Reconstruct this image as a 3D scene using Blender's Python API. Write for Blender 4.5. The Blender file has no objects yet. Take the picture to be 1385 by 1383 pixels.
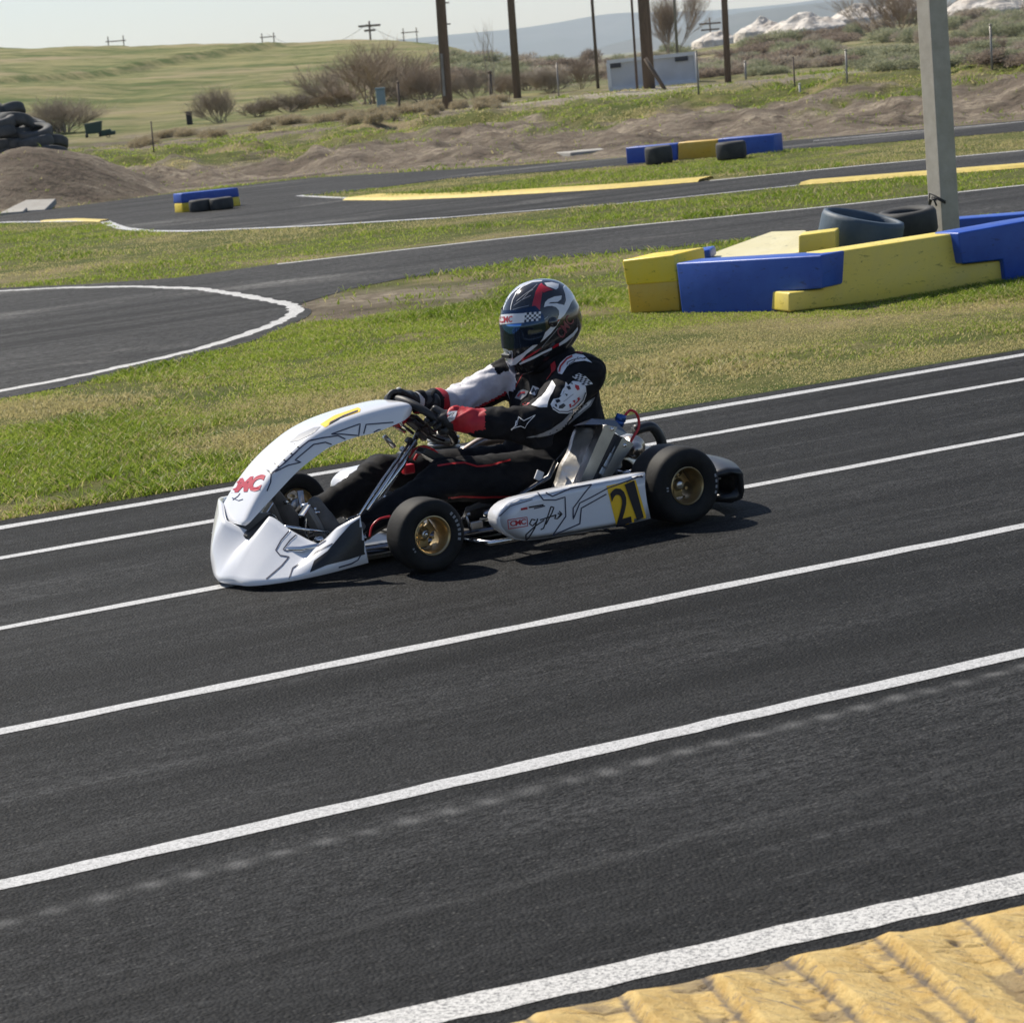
import bpy, bmesh, math, random
import numpy as np
from mathutils import Vector, Matrix
from mathutils.bvhtree import BVHTree
from mathutils.geometry import delaunay_2d_cdt, tessellate_polygon

S = bpy.context.scene
COL = S.collection
rnd = random.Random(7)

# ------------------------------------------------------------------ camera
F = 3700.0; CX = 692.5; CY = 691.5; CAMH = 1.7
ROLL = math.radians(5.8)
PITCH = math.radians(9.337)
cam_d = bpy.data.cameras.new("camera")
cam = bpy.data.objects.new("camera", cam_d); COL.objects.link(cam); S.camera = cam
cam_d.sensor_width = 36.0; cam_d.lens = F / 1385.0 * 36.0
cam_d.clip_start = 0.1; cam_d.clip_end = 40000
cam_d.dof.use_dof = True; cam_d.dof.focus_distance = 9.6; cam_d.dof.aperture_fstop = 14
cam.matrix_world = (Matrix.Translation((0, 0, CAMH)) @ Matrix.Rotation(math.radians(90) - PITCH, 4, 'X')
                    @ Matrix.Rotation(-ROLL, 4, 'Z'))
# ------------------------------------------------------------------ light
SUN_AZ = math.radians(-43); SUN_EL = math.radians(48)
w = bpy.data.worlds.new("World"); S.world = w; w.use_nodes = True
nt = w.node_tree; nt.nodes.clear()
sky = nt.nodes.new('ShaderNodeTexSky'); sky.sky_type = 'NISHITA'; sky.sun_disc = False
sky.sun_elevation = SUN_EL; sky.sun_rotation = SUN_AZ
sky.air_density = 1.0; sky.dust_density = 0.4; sky.ozone_density = 1.0; sky.altitude = 200
bg = nt.nodes.new('ShaderNodeBackground'); bg.inputs[1].default_value = 0.078
wo = nt.nodes.new('ShaderNodeOutputWorld')
tint = nt.nodes.new('ShaderNodeMix'); tint.data_type = 'RGBA'; tint.blend_type = 'MULTIPLY'; tint.inputs[0].default_value = 1.0
tint.inputs[7].default_value = (1.03, 1.0, 1.05, 1)   # thin pale overcast veil: less yellow towards the horizon
nt.links.new(sky.outputs[0], tint.inputs[6]); nt.links.new(tint.outputs[2], bg.inputs[0]); nt.links.new(bg.outputs[0], wo.inputs[0])
sd = bpy.data.lights.new("sun", 'SUN'); sd.energy = 5.0; sd.angle = math.radians(0.6); sd.color = (1.0, 0.93, 0.81)
so = bpy.data.objects.new("sun", sd); COL.objects.link(so)
SUND = Vector((math.sin(SUN_AZ) * math.cos(SUN_EL), math.cos(SUN_AZ) * math.cos(SUN_EL), math.sin(SUN_EL)))
so.rotation_euler = (-SUND).to_track_quat('-Z', 'Y').to_euler()
S.view_settings.view_transform = 'Standard'; S.view_settings.look = 'None'
S.view_settings.gamma = 1.0; S.view_settings.exposure = 0.42
S.cycles.max_bounces = 6; S.cycles.transparent_max_bounces = 12; S.cycles.volume_bounces = 1
S.cycles.sample_clamp_indirect = 6

# ------------------------------------------------------------------ surveying helpers (sight lines of the photograph -> world points)
CAMP = np.array([0, 0, CAMH])
def ray(px, py):
    X = (px - CX) / F; Y = -(py - CY) / F
    a = X * math.cos(ROLL) + Y * math.sin(ROLL); b = -X * math.sin(ROLL) + Y * math.cos(ROLL)
    return np.array([a, math.cos(PITCH) + b * math.sin(PITCH), -math.sin(PITCH) + b * math.cos(PITCH)])
def ground(px, py, z=0.0):
    d = ray(px, py); t = (z - CAMH) / d[2]; return CAMP + d * t
def atdist(px, py, dist):
    d = ray(px, py); h = math.hypot(d[0], d[1]); return CAMP + d * (dist / h)

# ------------------------------------------------------------------ value noise (numpy)
def _hash(ix, iy, seed):
    n = (ix.astype(np.int64) * 374761393 + iy.astype(np.int64) * 668265263 + seed * 144269) & 0xffffffff
    n = ((n ^ (n >> 13)) * 1274126177) & 0xffffffff
    return ((n ^ (n >> 16)) & 0xffffff) / float(0xffffff)
def vnoise(x, y, seed=0):
    x = np.asarray(x, float); y = np.asarray(y, float)
    ix = np.floor(x); iy = np.floor(y); fx = x - ix; fy = y - iy
    fx = fx * fx * (3 - 2 * fx); fy = fy * fy * (3 - 2 * fy)
    a = _hash(ix, iy, seed); b = _hash(ix + 1, iy, seed); c = _hash(ix, iy + 1, seed); d = _hash(ix + 1, iy + 1, seed)
    return (a * (1 - fx) + b * fx) * (1 - fy) + (c * (1 - fx) + d * fx) * fy
def fbm(x, y, oct=4, seed=0):
    s = 0; a = 0.5; t = 0
    for i in range(oct):
        s = s + a * vnoise(x * 2 ** i, y * 2 ** i, seed + i); t += a; a *= 0.5
    return s / t
def sstep(a, b, x):
    t = np.clip((x - a) / (b - a), 0, 1); return t * t * (3 - 2 * t)

# ------------------------------------------------------------------ materials
def newmat(name):
    m = bpy.data.materials.new(name); m.use_nodes = True
    n = m.node_tree; b = n.nodes['Principled BSDF']; return m, n, b
def N(n, t, **k):
    nd = n.nodes.new(t)
    for a, v in k.items(): setattr(nd, a, v)
    return nd
def mixc(n, fac, a, b, mode='MIX'):
    mx = N(n, 'ShaderNodeMix', data_type='RGBA', blend_type=mode)
    for sock, v in ((mx.inputs[0], fac), (mx.inputs[6], a), (mx.inputs[7], b)):
        if hasattr(v, 'links') or hasattr(v, 'is_linked'): n.links.new(v, sock)
        elif isinstance(v, (int, float)): sock.default_value = v
        else: sock.default_value = (*v[:3], 1)
    return mx.outputs[2]
def noise(n, vec, scale, detail=4, rough=0.55, dist=0):
    t = N(n, 'ShaderNodeTexNoise'); t.inputs['Scale'].default_value = scale; t.inputs['Detail'].default_value = detail
    t.inputs['Roughness'].default_value = rough; t.inputs['Distortion'].default_value = dist
    if vec is not None: n.links.new(vec, t.inputs['Vector'])
    return t.outputs['Fac']
def ramp(n, v, a, b, ca=(0, 0, 0), cb=(1, 1, 1)):
    r = N(n, 'ShaderNodeValToRGB'); e = r.color_ramp.elements
    e[0].position = a; e[1].position = b; e[0].color = (*ca, 1); e[1].color = (*cb, 1)
    n.links.new(v, r.inputs[0]); return r.outputs[0]
def coords(n, rot=0.0, scale=(1, 1, 1)):
    tc = N(n, 'ShaderNodeTexCoord'); mp = N(n, 'ShaderNodeMapping')
    # rotate first, then stretch
    mp.inputs['Rotation'].default_value = (0, 0, rot)
    n.links.new(tc.outputs['Object'], mp.inputs[0])
    m2 = N(n, 'ShaderNodeMapping'); m2.inputs['Scale'].default_value = scale
    n.links.new(mp.outputs[0], m2.inputs[0]); return m2.outputs[0]
def bump(n, b, h, strength=0.3, dist=0.01):
    bp = N(n, 'ShaderNodeBump'); bp.inputs['Strength'].default_value = strength; bp.inputs['Distance'].default_value = dist
    n.links.new(h, bp.inputs['Height']); n.links.new(bp.outputs[0], b.inputs['Normal'])
def M(name, c, rough=0.6, metal=0.0, c2=None, sc=8, amt=(0.35, 0.65), bs=None, bstr=0.2, bd=0.004, coat=0.0, spec=None, stretch=(1, 1, 1)):
    m, n, b = newmat(name)
    b.inputs['Base Color'].default_value = (*c, 1); b.inputs['Roughness'].default_value = rough; b.inputs['Metallic'].default_value = metal
    if coat: b.inputs['Coat Weight'].default_value = coat; b.inputs['Coat Roughness'].default_value = 0.08
    if spec is not None: b.inputs['Specular IOR Level'].default_value = spec
    v = coords(n, 0, stretch)
    if c2 is not None:
        f = ramp(n, noise(n, v, sc, 5, 0.6), *amt)
        n.links.new(mixc(n, f, c, c2), b.inputs['Base Color'])
    if bs: bump(n, b, noise(n, v, bs, 4, 0.6), bstr, bd)
    return m

# ------------------------------------------------------------------ mesh builder
class MB:
    def __init__(s): s.v = []; s.f = []; s.m = []; s.s = []
    def add(s, vs, fs, mi=0, smooth=True):
        o = len(s.v); s.v += [tuple(float(c) for c in p) for p in vs]
        for f in fs: s.f.append(tuple(i + o for i in f)); s.m.append(mi); s.s.append(smooth)
        return s
    def box(s, c, size, mi=0, rot=None, bev=0.0, smooth=False):
        x, y, z = size[0] / 2, size[1] / 2, size[2] / 2
        bm = bmesh.new(); bmesh.ops.create_cube(bm, size=1)
        for v in bm.verts: v.co = Vector((v.co.x * 2 * x, v.co.y * 2 * y, v.co.z * 2 * z))
        if bev: bmesh.ops.bevel(bm, geom=list(bm.edges), offset=bev, segments=2, profile=0.5, affect='EDGES')
        R = rot if rot is not None else Matrix.Identity(3)
        vs = [R @ v.co + Vector(c) for v in bm.verts]; bm.verts.index_update()
        s.add(vs, [[v.index for v in f.verts] for f in bm.faces], mi, smooth); bm.free(); return s
    def tube(s, path, r, seg=10, mi=0, cap=True, closed=False, smooth=True, flat=None):
        P = [Vector(p) for p in path]; n = len(P)
        rs = r if isinstance(r, (list, tuple)) else [r] * n
        vs = []; prev = None
        for i, p in enumerate(P):
            if closed: t = P[(i + 1) % n] - P[i - 1]
            else: t = P[min(i + 1, n - 1)] - P[max(i - 1, 0)]
            if t.length < 1e-9: t = Vector((0, 0, 1))
            t.normalize()
            if prev is None:
                up = Vector((0, 0, 1)) if abs(t.z) < 0.9 else Vector((1, 0, 0)); a = t.cross(up).normalized()
            else:
                a = (prev - t * prev.dot(t))
                a = a.normalized() if a.length > 1e-6 else t.orthogonal().normalized()
            prev = a; b = t.cross(a)
            for k in range(seg):
                th = 2 * math.pi * k / seg
                q = a * math.cos(th) + b * math.sin(th)
                if flat: q = a * math.cos(th) * flat[0] + b * math.sin(th) * flat[1]
                vs.append(p + q * rs[i])
        fs = []
        for i in range(n if closed else n - 1):
            j = (i + 1) % n
            for k in range(seg): fs.append((i * seg + k, i * seg + (k + 1) % seg, j * seg + (k + 1) % seg, j * seg + k))
        if cap and not closed: fs.append(tuple(range(seg))[::-1]); fs.append(tuple((n - 1) * seg + k for k in range(seg)))
        return s.add(vs, fs, mi, smooth)
    def capsule(s, a, b, ra, rb, seg=18, mi=0):
        a = Vector(a); b = Vector(b); d = (b - a).normalized() if (b - a).length > 1e-6 else Vector((0, 0, 1))
        path = []; rs = []
        for k in range(6):
            t = -math.pi / 2 * (1 - k / 6.0); path.append(a + d * ra * math.sin(t)); rs.append(max(1e-4, ra * math.cos(t)))
        path.append(a); rs.append(ra); path.append(b); rs.append(rb)
        for k in range(1, 7):
            t = math.pi / 2 * k / 6.0; path.append(b + d * rb * math.sin(t)); rs.append(max(1e-4, rb * math.cos(t)))
        return s.tube(path, rs, seg, mi)
    def ellipsoid(s, c, r, mi=0, rot=None, seg=20, rings=12):
        R = rot if rot is not None else Matrix.Identity(3); vs = []; fs = []
        for i in range(rings + 1):
            ph = math.pi * i / rings
            for k in range(seg):
                th = 2 * math.pi * k / seg
                vs.append(R @ Vector((r[0] * math.sin(ph) * math.cos(th), r[1] * math.sin(ph) * math.sin(th), r[2] * math.cos(ph))) + Vector(c))
        for i in range(rings):
            for k in range(seg): fs.append((i * seg + k, (i + 1) * seg + k, (i + 1) * seg + (k + 1) % seg, i * seg + (k + 1) % seg))
        return s.add(vs, fs, mi)
    def loft(s, rings, mi=0, closed=False, cap=False, smooth=True):
        n = len(rings[0]); vs = [p for r in rings for p in r]; fs = []
        for i in range(len(rings) - 1):
            for k in range(n if closed else n - 1):
                fs.append((i * n + k, i * n + (k + 1) % n, (i + 1) * n + (k + 1) % n, (i + 1) * n + k))
        if cap: fs.append(tuple(range(n))[::-1]); fs.append(tuple((len(rings) - 1) * n + k for k in range(n)))
        return s.add(vs, fs, mi, smooth)
    def lathe(s, prof, seg=48, mi=0, axis='y', c=(0, 0, 0), smooth=True):
        rings = []
        for k in range(seg):
            th = 2 * math.pi * k / seg; row = []
            for (r, h) in prof:
                x, z = r * math.cos(th), r * math.sin(th)
                p = (x, h, z) if axis == 'y' else ((x, z, h) if axis == 'z' else (h, x, z))
                row.append((p[0] + c[0], p[1] + c[1], p[2] + c[2]))
            rings.append(row)
        rings.append(rings[0]); return s.loft(rings, mi, smooth=smooth)
    def prism(s, poly, thick, mi=0, bev=0.0, M4=None, smooth=False):
        # poly in (x,z) plane, extruded along +y
        bm = bmesh.new(); vs = [bm.verts.new((p[0], 0, p[1])) for p in poly]
        f = bm.faces.new(vs); r = bmesh.ops.extrude_face_region(bm, geom=[f])
        for e in r['geom']:
            if isinstance(e, bmesh.types.BMVert): e.co.y += thick
        bmesh.ops.recalc_face_normals(bm, faces=bm.faces)
        if bev:
            ed = [e for e in bm.edges if e.calc_face_angle(0) > 0.5]
            bmesh.ops.bevel(bm, geom=ed, offset=bev, segments=3, profile=0.5, affect='EDGES', clamp_overlap=True)
        bm.verts.index_update(); T = M4 if M4 is not None else Matrix.Identity(4)
        s.add([T @ v.co for v in bm.verts], [[v.index for v in f.verts] for f in bm.faces], mi, smooth); bm.free(); return s
    def mesh(s, name, mats):
        me = bpy.data.meshes.new(name); me.from_pydata(s.v, [], s.f)
        for m in mats: me.materials.append(m)
        me.polygons.foreach_set('material_index', s.m); me.polygons.foreach_set('use_smooth', s.s)
        me.update(); return me
    def build(s, name, mats, parent=None, fix=True, sharp=None):
        if not isinstance(mats, (list, tuple)): mats = [mats]
        me = s.mesh(name, mats)
        if fix:
            bm = bmesh.new(); bm.from_mesh(me); bmesh.ops.recalc_face_normals(bm, faces=bm.faces); bm.to_mesh(me); bm.free()
        if sharp: me.set_sharp_from_angle(angle=math.radians(sharp))
        o = bpy.data.objects.new(name, me); COL.objects.link(o)
        if parent is not None: o.parent = parent
        return o
    def bvh(s): return BVHTree.FromPolygons([Vector(v) for v in s.v], s.f)
def npmesh(name, V, Fc, mats, smooth=False, parent=None):
    # fast mesh from numpy arrays; Fc is (n,k)
    me = bpy.data.meshes.new(name); V = np.asarray(V, np.float32); Fc = np.asarray(Fc, np.int32)
    me.vertices.add(len(V)); me.vertices.foreach_set('co', V.ravel())
    k = Fc.shape[1]; me.loops.add(Fc.size); me.loops.foreach_set('vertex_index', Fc.ravel())
    me.polygons.add(len(Fc)); me.polygons.foreach_set('loop_start', np.arange(0, Fc.size, k, dtype=np.int32))
    me.polygons.foreach_set('use_smooth', np.full(len(Fc), smooth))
    me.update(calc_edges=True)
    for m in (mats if isinstance(mats, (list, tuple)) else [mats]): me.materials.append(m)
    o = bpy.data.objects.new(name, me); COL.objects.link(o)
    if parent is not None: o.parent = parent
    return o
def tag(o, label=None, cat=None, group=None, kind=None):
    if label: o['label'] = label
    if cat: o['category'] = cat
    if group: o['group'] = group
    if kind: o['kind'] = kind
    return o
def empty(name, loc, rz=0.0):
    o = bpy.data.objects.new(name, None); COL.objects.link(o); o.location = loc; o.rotation_euler = (0, 0, rz)
    o.empty_display_size = 0.1; return o
def copy_tree(o, parent=None):
    c = o.copy(); COL.objects.link(c)
    if parent is not None: c.parent = parent
    for ch in list(o.children): copy_tree(ch, c)
    return c

# ------------------------------------------------------------------ terrain
HPX = lambda px: 80 + (692 - px) * 0.1016
ROWS = {  # sight column -> (a_py on the flat, then (py, distance) for crest, hollow, hill foot, mid slope, skyline)
    -700: (320, (262, 60), (250, 75), (235, 100), (180, 170), (128, 260)),
    0:    (270, (222, 60), (205, 75), (180, 100), (110, 170), (63, 260)),
    200:  (258, (214, 60), (190, 80), (172, 100), (110, 170), (60, 260)),
    400:  (240, (188, 62), (165, 80), (150, 100), (100, 170), (55, 260)),
    550:  (232, (166, 63), (146, 80), (132, 100), (92, 165), (51, 250)),
    620:  (228, (158, 64), (140, 80), (125, 100), (88, 160), (60, 240)),
    700:  (223, (150, 63), (136, 80), (122, 100), (102, 160), (88, 220)),
    850:  (213, (136, 60), (123, 78), (112, 100), (94, 150), (84, 200)),
    1100: (188, (112, 58), (101, 72), (86, 100), (60, 150), (42, 200)),
    1385: (163, (84, 54), (78, 70), (62, 100), (38, 150), (16, 200)),
    2100: (95, (10, 54), (5, 70), (-13, 100), (-36, 150), (-58, 200)),
}
_th = []; _tab = []
for px, rw in sorted(ROWS.items()):
    g = ground(px, rw[0]); th = math.atan2(g[0], g[1]); row = [(min(math.hypot(g[0], g[1]), rw[1][1] - 11.0), 0.0)]
    for (py, d) in rw[1:]:
        q = atdist(px, py, d); row.append((d, q[2]))
    row.append((row[-1][0] * 1.6, -2.0)); row.append((900.0, -6.0)); row.append((30000.0, -8.0))
    _th.append(th); _tab.append(row)
_th = np.array(_th); _tab = np.array(_tab)      # cols x rows x (d,z)
MOUND = atdist(30, 203, 50)
def terr(x, y, detail=True):
    x = np.asarray(x, float); y = np.asarray(y, float)
    th = np.arctan2(x, y); d = np.hypot(x, y)
    D = [np.interp(th, _th, _tab[:, k, 0]) for k in range(_tab.shape[1])]
    Z = [np.interp(th, _th, _tab[:, k, 1]) for k in range(_tab.shape[1])]
    z = np.zeros_like(d)
    for k in range(len(D) - 1):
        t = (d - D[k]) / (D[k + 1] - D[k]); m = (t > 0)
        ts = np.clip(t, 0, 1); ts = ts * ts * (3 - 2 * ts) * 0.6 + ts * 0.4
        z = np.where(m, Z[k] + (Z[k + 1] - Z[k]) * ts, z)
    front = (np.abs(th) < 1.2)
    z = np.where(front, z, np.where(d > 60, -np.clip((d - 60) * 0.02, 0, 6), 0))
    # heap of soil at the left
    r = np.hypot((x - MOUND[0]) / 2.6, (y - MOUND[1]) / 2.8)
    heap = 1.25 * np.clip(1 - r, 0, 1) ** .95 * (1 - 0.25 * np.clip(1 - r * 2, 0, 1)) * (1 + .35 * (fbm(x * 1.1, y * 1.1, 3, 17) - .5))
    z = z + heap * 1.0
    if detail:
        m = sstep(0, 1, (d - D[0] - 0.3) / 3.0) * (1 - sstep(0, 1, (d - D[1]) / 8.0))
        rr = np.abs(fbm(x * 0.5, y * 0.3, 3, 3) - 0.5) * 2
        z = z + m * (0.62 * (fbm(x * 0.8 + 7, y * 0.6, 4, 11) - 0.5) - 0.22 * rr + 0.16 * (fbm(x * 3, y * 2, 3, 21) - 0.5))
        m2 = sstep(0, 1, (d - D[1] + 2) / 5.0) * (1 - sstep(300, 500, d))
        z = z + m2 * (0.45 * sstep(90, 130, d) * (np.abs(fbm(x * .09, y * .05, 4, 15) - .5) * 2 - .3) + 0.24 * (fbm(x * 0.25, y * 0.2, 3, 5) - 0.5) + 0.10 * (fbm(x * 1.3, y * .8, 3, 8) - 0.5))
        # terrace running across the green hill
        tl = np.interp(th, [ray(-300, 120)[0], ray(0, 105)[0], ray(340, 66)[0], ray(420, 60)[0]], [150, 165, 225, 245])
        mt = (th < ray(430, 60)[0]) * sstep(0, 1, (ray(430, 60)[0] - th) / 0.02)
        z = z + mt * 0.5 * (sstep(-3, 2, d - tl) - sstep(-3, 14, d - tl)) * (.3 + 1.6 * fbm(x * .05, y * .05, 3, 90))
    return z
def hit(px, py, dmax=400):
    d = ray(px, py); h = math.hypot(d[0], d[1]); ds = np.linspace(3, dmax, 8000)
    P = CAMP[None, :] + d[None, :] * (ds / h)[:, None]
    zt = terr(P[:, 0], P[:, 1]); w_ = np.where(P[:, 2] <= zt)[0]
    i = w_[0] if len(w_) else len(ds) - 1
    return np.array([P[i, 0], P[i, 1], zt[i]])
def tz(x, y): return float(terr(np.array([x]), np.array([y]))[0])
thd = np.arange(-15.5, 15.5, 0.085); thc = np.arange(15.5 + 2.5, 360 - 15.5, 2.5)
ths = np.radians(np.concatenate([thd, thc])); ds = np.concatenate([np.linspace(0.4, 36, 40), np.exp(np.arange(math.log(36.4), math.log(330), 0.0062)), np.exp(np.linspace(math.log(335), math.log(15000), 40))])
TH, DD = np.meshgrid(ths, ds); X = np.sin(TH) * DD; Y = np.cos(TH) * DD; Z = terr(X, Y)
nd_, nt_ = X.shape
V = np.stack([X, Y, Z], -1).reshape(-1, 3); V = np.vstack([V, [[0, 0, 0]]])
i, j = np.meshgrid(np.arange(nd_ - 1), np.arange(nt_), indexing='ij'); j2 = (j + 1) % nt_
Q = np.stack([i * nt_ + j, (i + 1) * nt_ + j, (i + 1) * nt_ + j2, i * nt_ + j2], -1).reshape(-1, 4)
cidx = len(V) - 1; jj = np.arange(nt_); C4 = np.stack([np.full(nt_, cidx), jj, (jj + 1) % nt_], -1)

def terr_mat():
    m, n, b = newmat("turf and soil")
    v = coords(n); vs = coords(n, math.radians(26.2) * -1, (0.35, 1.6, 1))
    at = N(n, 'ShaderNodeAttribute', attribute_name='zone'); sp = N(n, 'ShaderNodeSeparateColor')
    n.links.new(at.outputs['Color'], sp.inputs[0])
    green = mixc(n, ramp(n, noise(n, vs, 1.2, 6, 0.65), .38, .62), (0.075, 0.10, 0.018), (0.15, 0.145, 0.045))  # base darkened to give painted shadow in the gaps between blades
    green = mixc(n, ramp(n, noise(n, v, 0.35, 5, 0.65), .53, .66), green, (0.30, 0.24, 0.13))
    hillc = mixc(n, ramp(n, noise(n, coords(n, 0.15, (0.06, 0.35, 1)), 1.0, 8, 0.78), .42, .58), (0.085, 0.115, 0.03), (0.27, 0.245, 0.11))
    hillc = mixc(n, ramp(n, noise(n, coords(n, 0.15, (0.02, 0.06, 1)), 1.3, 4, 0.6), .5, .66), hillc, (0.30, 0.25, 0.14))
    dirt = mixc(n, ramp(n, noise(n, coords(n, .1, (.5, 1.3, 1)), 0.6, 8, 0.75), .40, .60), (0.06, 0.047, 0.034), (0.38, 0.32, 0.24))
    dirt = mixc(n, ramp(n, noise(n, v, 6, 5, 0.7), .42, .6), dirt, (0.16, 0.125, 0.095))
    c = mixc(n, sp.outputs[1], green, hillc)
    c = mixc(n, sp.outputs[0], c, dirt)
    c = mixc(n, sp.outputs[2], c, (0.42, 0.37, 0.30))
    n.links.new(c, b.inputs['Base Color']); b.inputs['Roughness'].default_value = 0.95
    b.inputs['Specular IOR Level'].default_value = 0.15
    bump(n, b, noise(n, v, 7, 6, 0.75), 0.9, 0.12)
    return m
def zones(x, y):
    th = np.arctan2(x, y); d = np.hypot(x, y)
    D = [np.interp(th, _th, _tab[:, k, 0]) for k in range(_tab.shape[1])]
    n1 = fbm(x * .4, y * .22, 4, 31) - .5; n2 = fbm(x * 1.5, y * 1.1, 3, 41) - .5
    dirt = sstep(-0.5, 0.3, d - D[0]) * (1 - sstep(-2.5, .5, d - (D[1] - 2.2) + n1 * 15 + n2 * 8))
    # more bare soil behind the crest at the left side, dirt road behind at the right
    r = np.hypot((x - MOUND[0]) / 3.0, (y - MOUND[1]) / 3.2); dirt = np.maximum(dirt, 1 - sstep(.85, 1.05, r))
    road = np.exp(-((d - (D[1] + 9 + 2 * n1)) / 3.2) ** 2) * sstep(ray(500, 0)[0], ray(720, 0)[0], th)
    straw = np.clip(sstep(-1, 6, d - D[1]) * (1 - sstep(0, 18, d - D[2])), 0, 1)
    dirt = np.clip(np.maximum(dirt, straw * (0.15 + 0.9 * sstep(-.1, .2, n1 + n2))), 0, 1)
    dirt = np.maximum(dirt, (.22 + .6 * sstep(-.05, .2, n1 + n2)) * sstep(85, 100, d) * sstep(ray(600, 0)[0], ray(760, 0)[0], th) * .8)
    # worn patch of bare soil beside the loop
    p = ground(455, 412); q = np.hypot((x - p[0]) / 1.1, (y - p[1]) / 2.0) + n2 * 1.2
    dirt = np.maximum(dirt, (1 - sstep(.6, 1.0, q)) * .9)
    hill = sstep(-4, 12, d - D[2])
    sand = road
    p = ground(760, 186 + 6); 
    return dirt, hill, np.clip(sand, 0, 1)
zx, zy = V[:, 0], V[:, 1]
me = bpy.data.meshes.new('ground')
me.vertices.add(len(V)); me.vertices.foreach_set('co', V.astype(np.float32).ravel())
loops = np.concatenate([Q.ravel(), C4.ravel()]).astype(np.int32)
starts = np.concatenate([np.arange(len(Q)) * 4, len(Q) * 4 + np.arange(len(C4)) * 3]).astype(np.int32)
me.loops.add(len(loops)); me.loops.foreach_set('vertex_index', loops)
me.polygons.add(len(starts)); me.polygons.foreach_set('loop_start', starts)
me.polygons.foreach_set('use_smooth', np.ones(len(starts), bool)); me.update(calc_edges=True)
me.materials.append(terr_mat())
a_, b_, c_ = zones(zx, zy)
ca = me.color_attributes.new('zone', 'FLOAT_COLOR', 'POINT')
ca.data.foreach_set('color', np.stack([a_, b_, c_, np.ones_like(a_)], -1).astype(np.float32).ravel())
bm = bmesh.new(); bm.from_mesh(me); bmesh.ops.recalc_face_normals(bm, faces=bm.faces)
if sum(f.normal.z for f in bm.faces) < 0: bmesh.ops.reverse_faces(bm, faces=bm.faces)
bm.to_mesh(me); bm.free()
go = bpy.data.objects.new('ground', me); COL.objects.link(go); tag(go, kind='structure')

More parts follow.
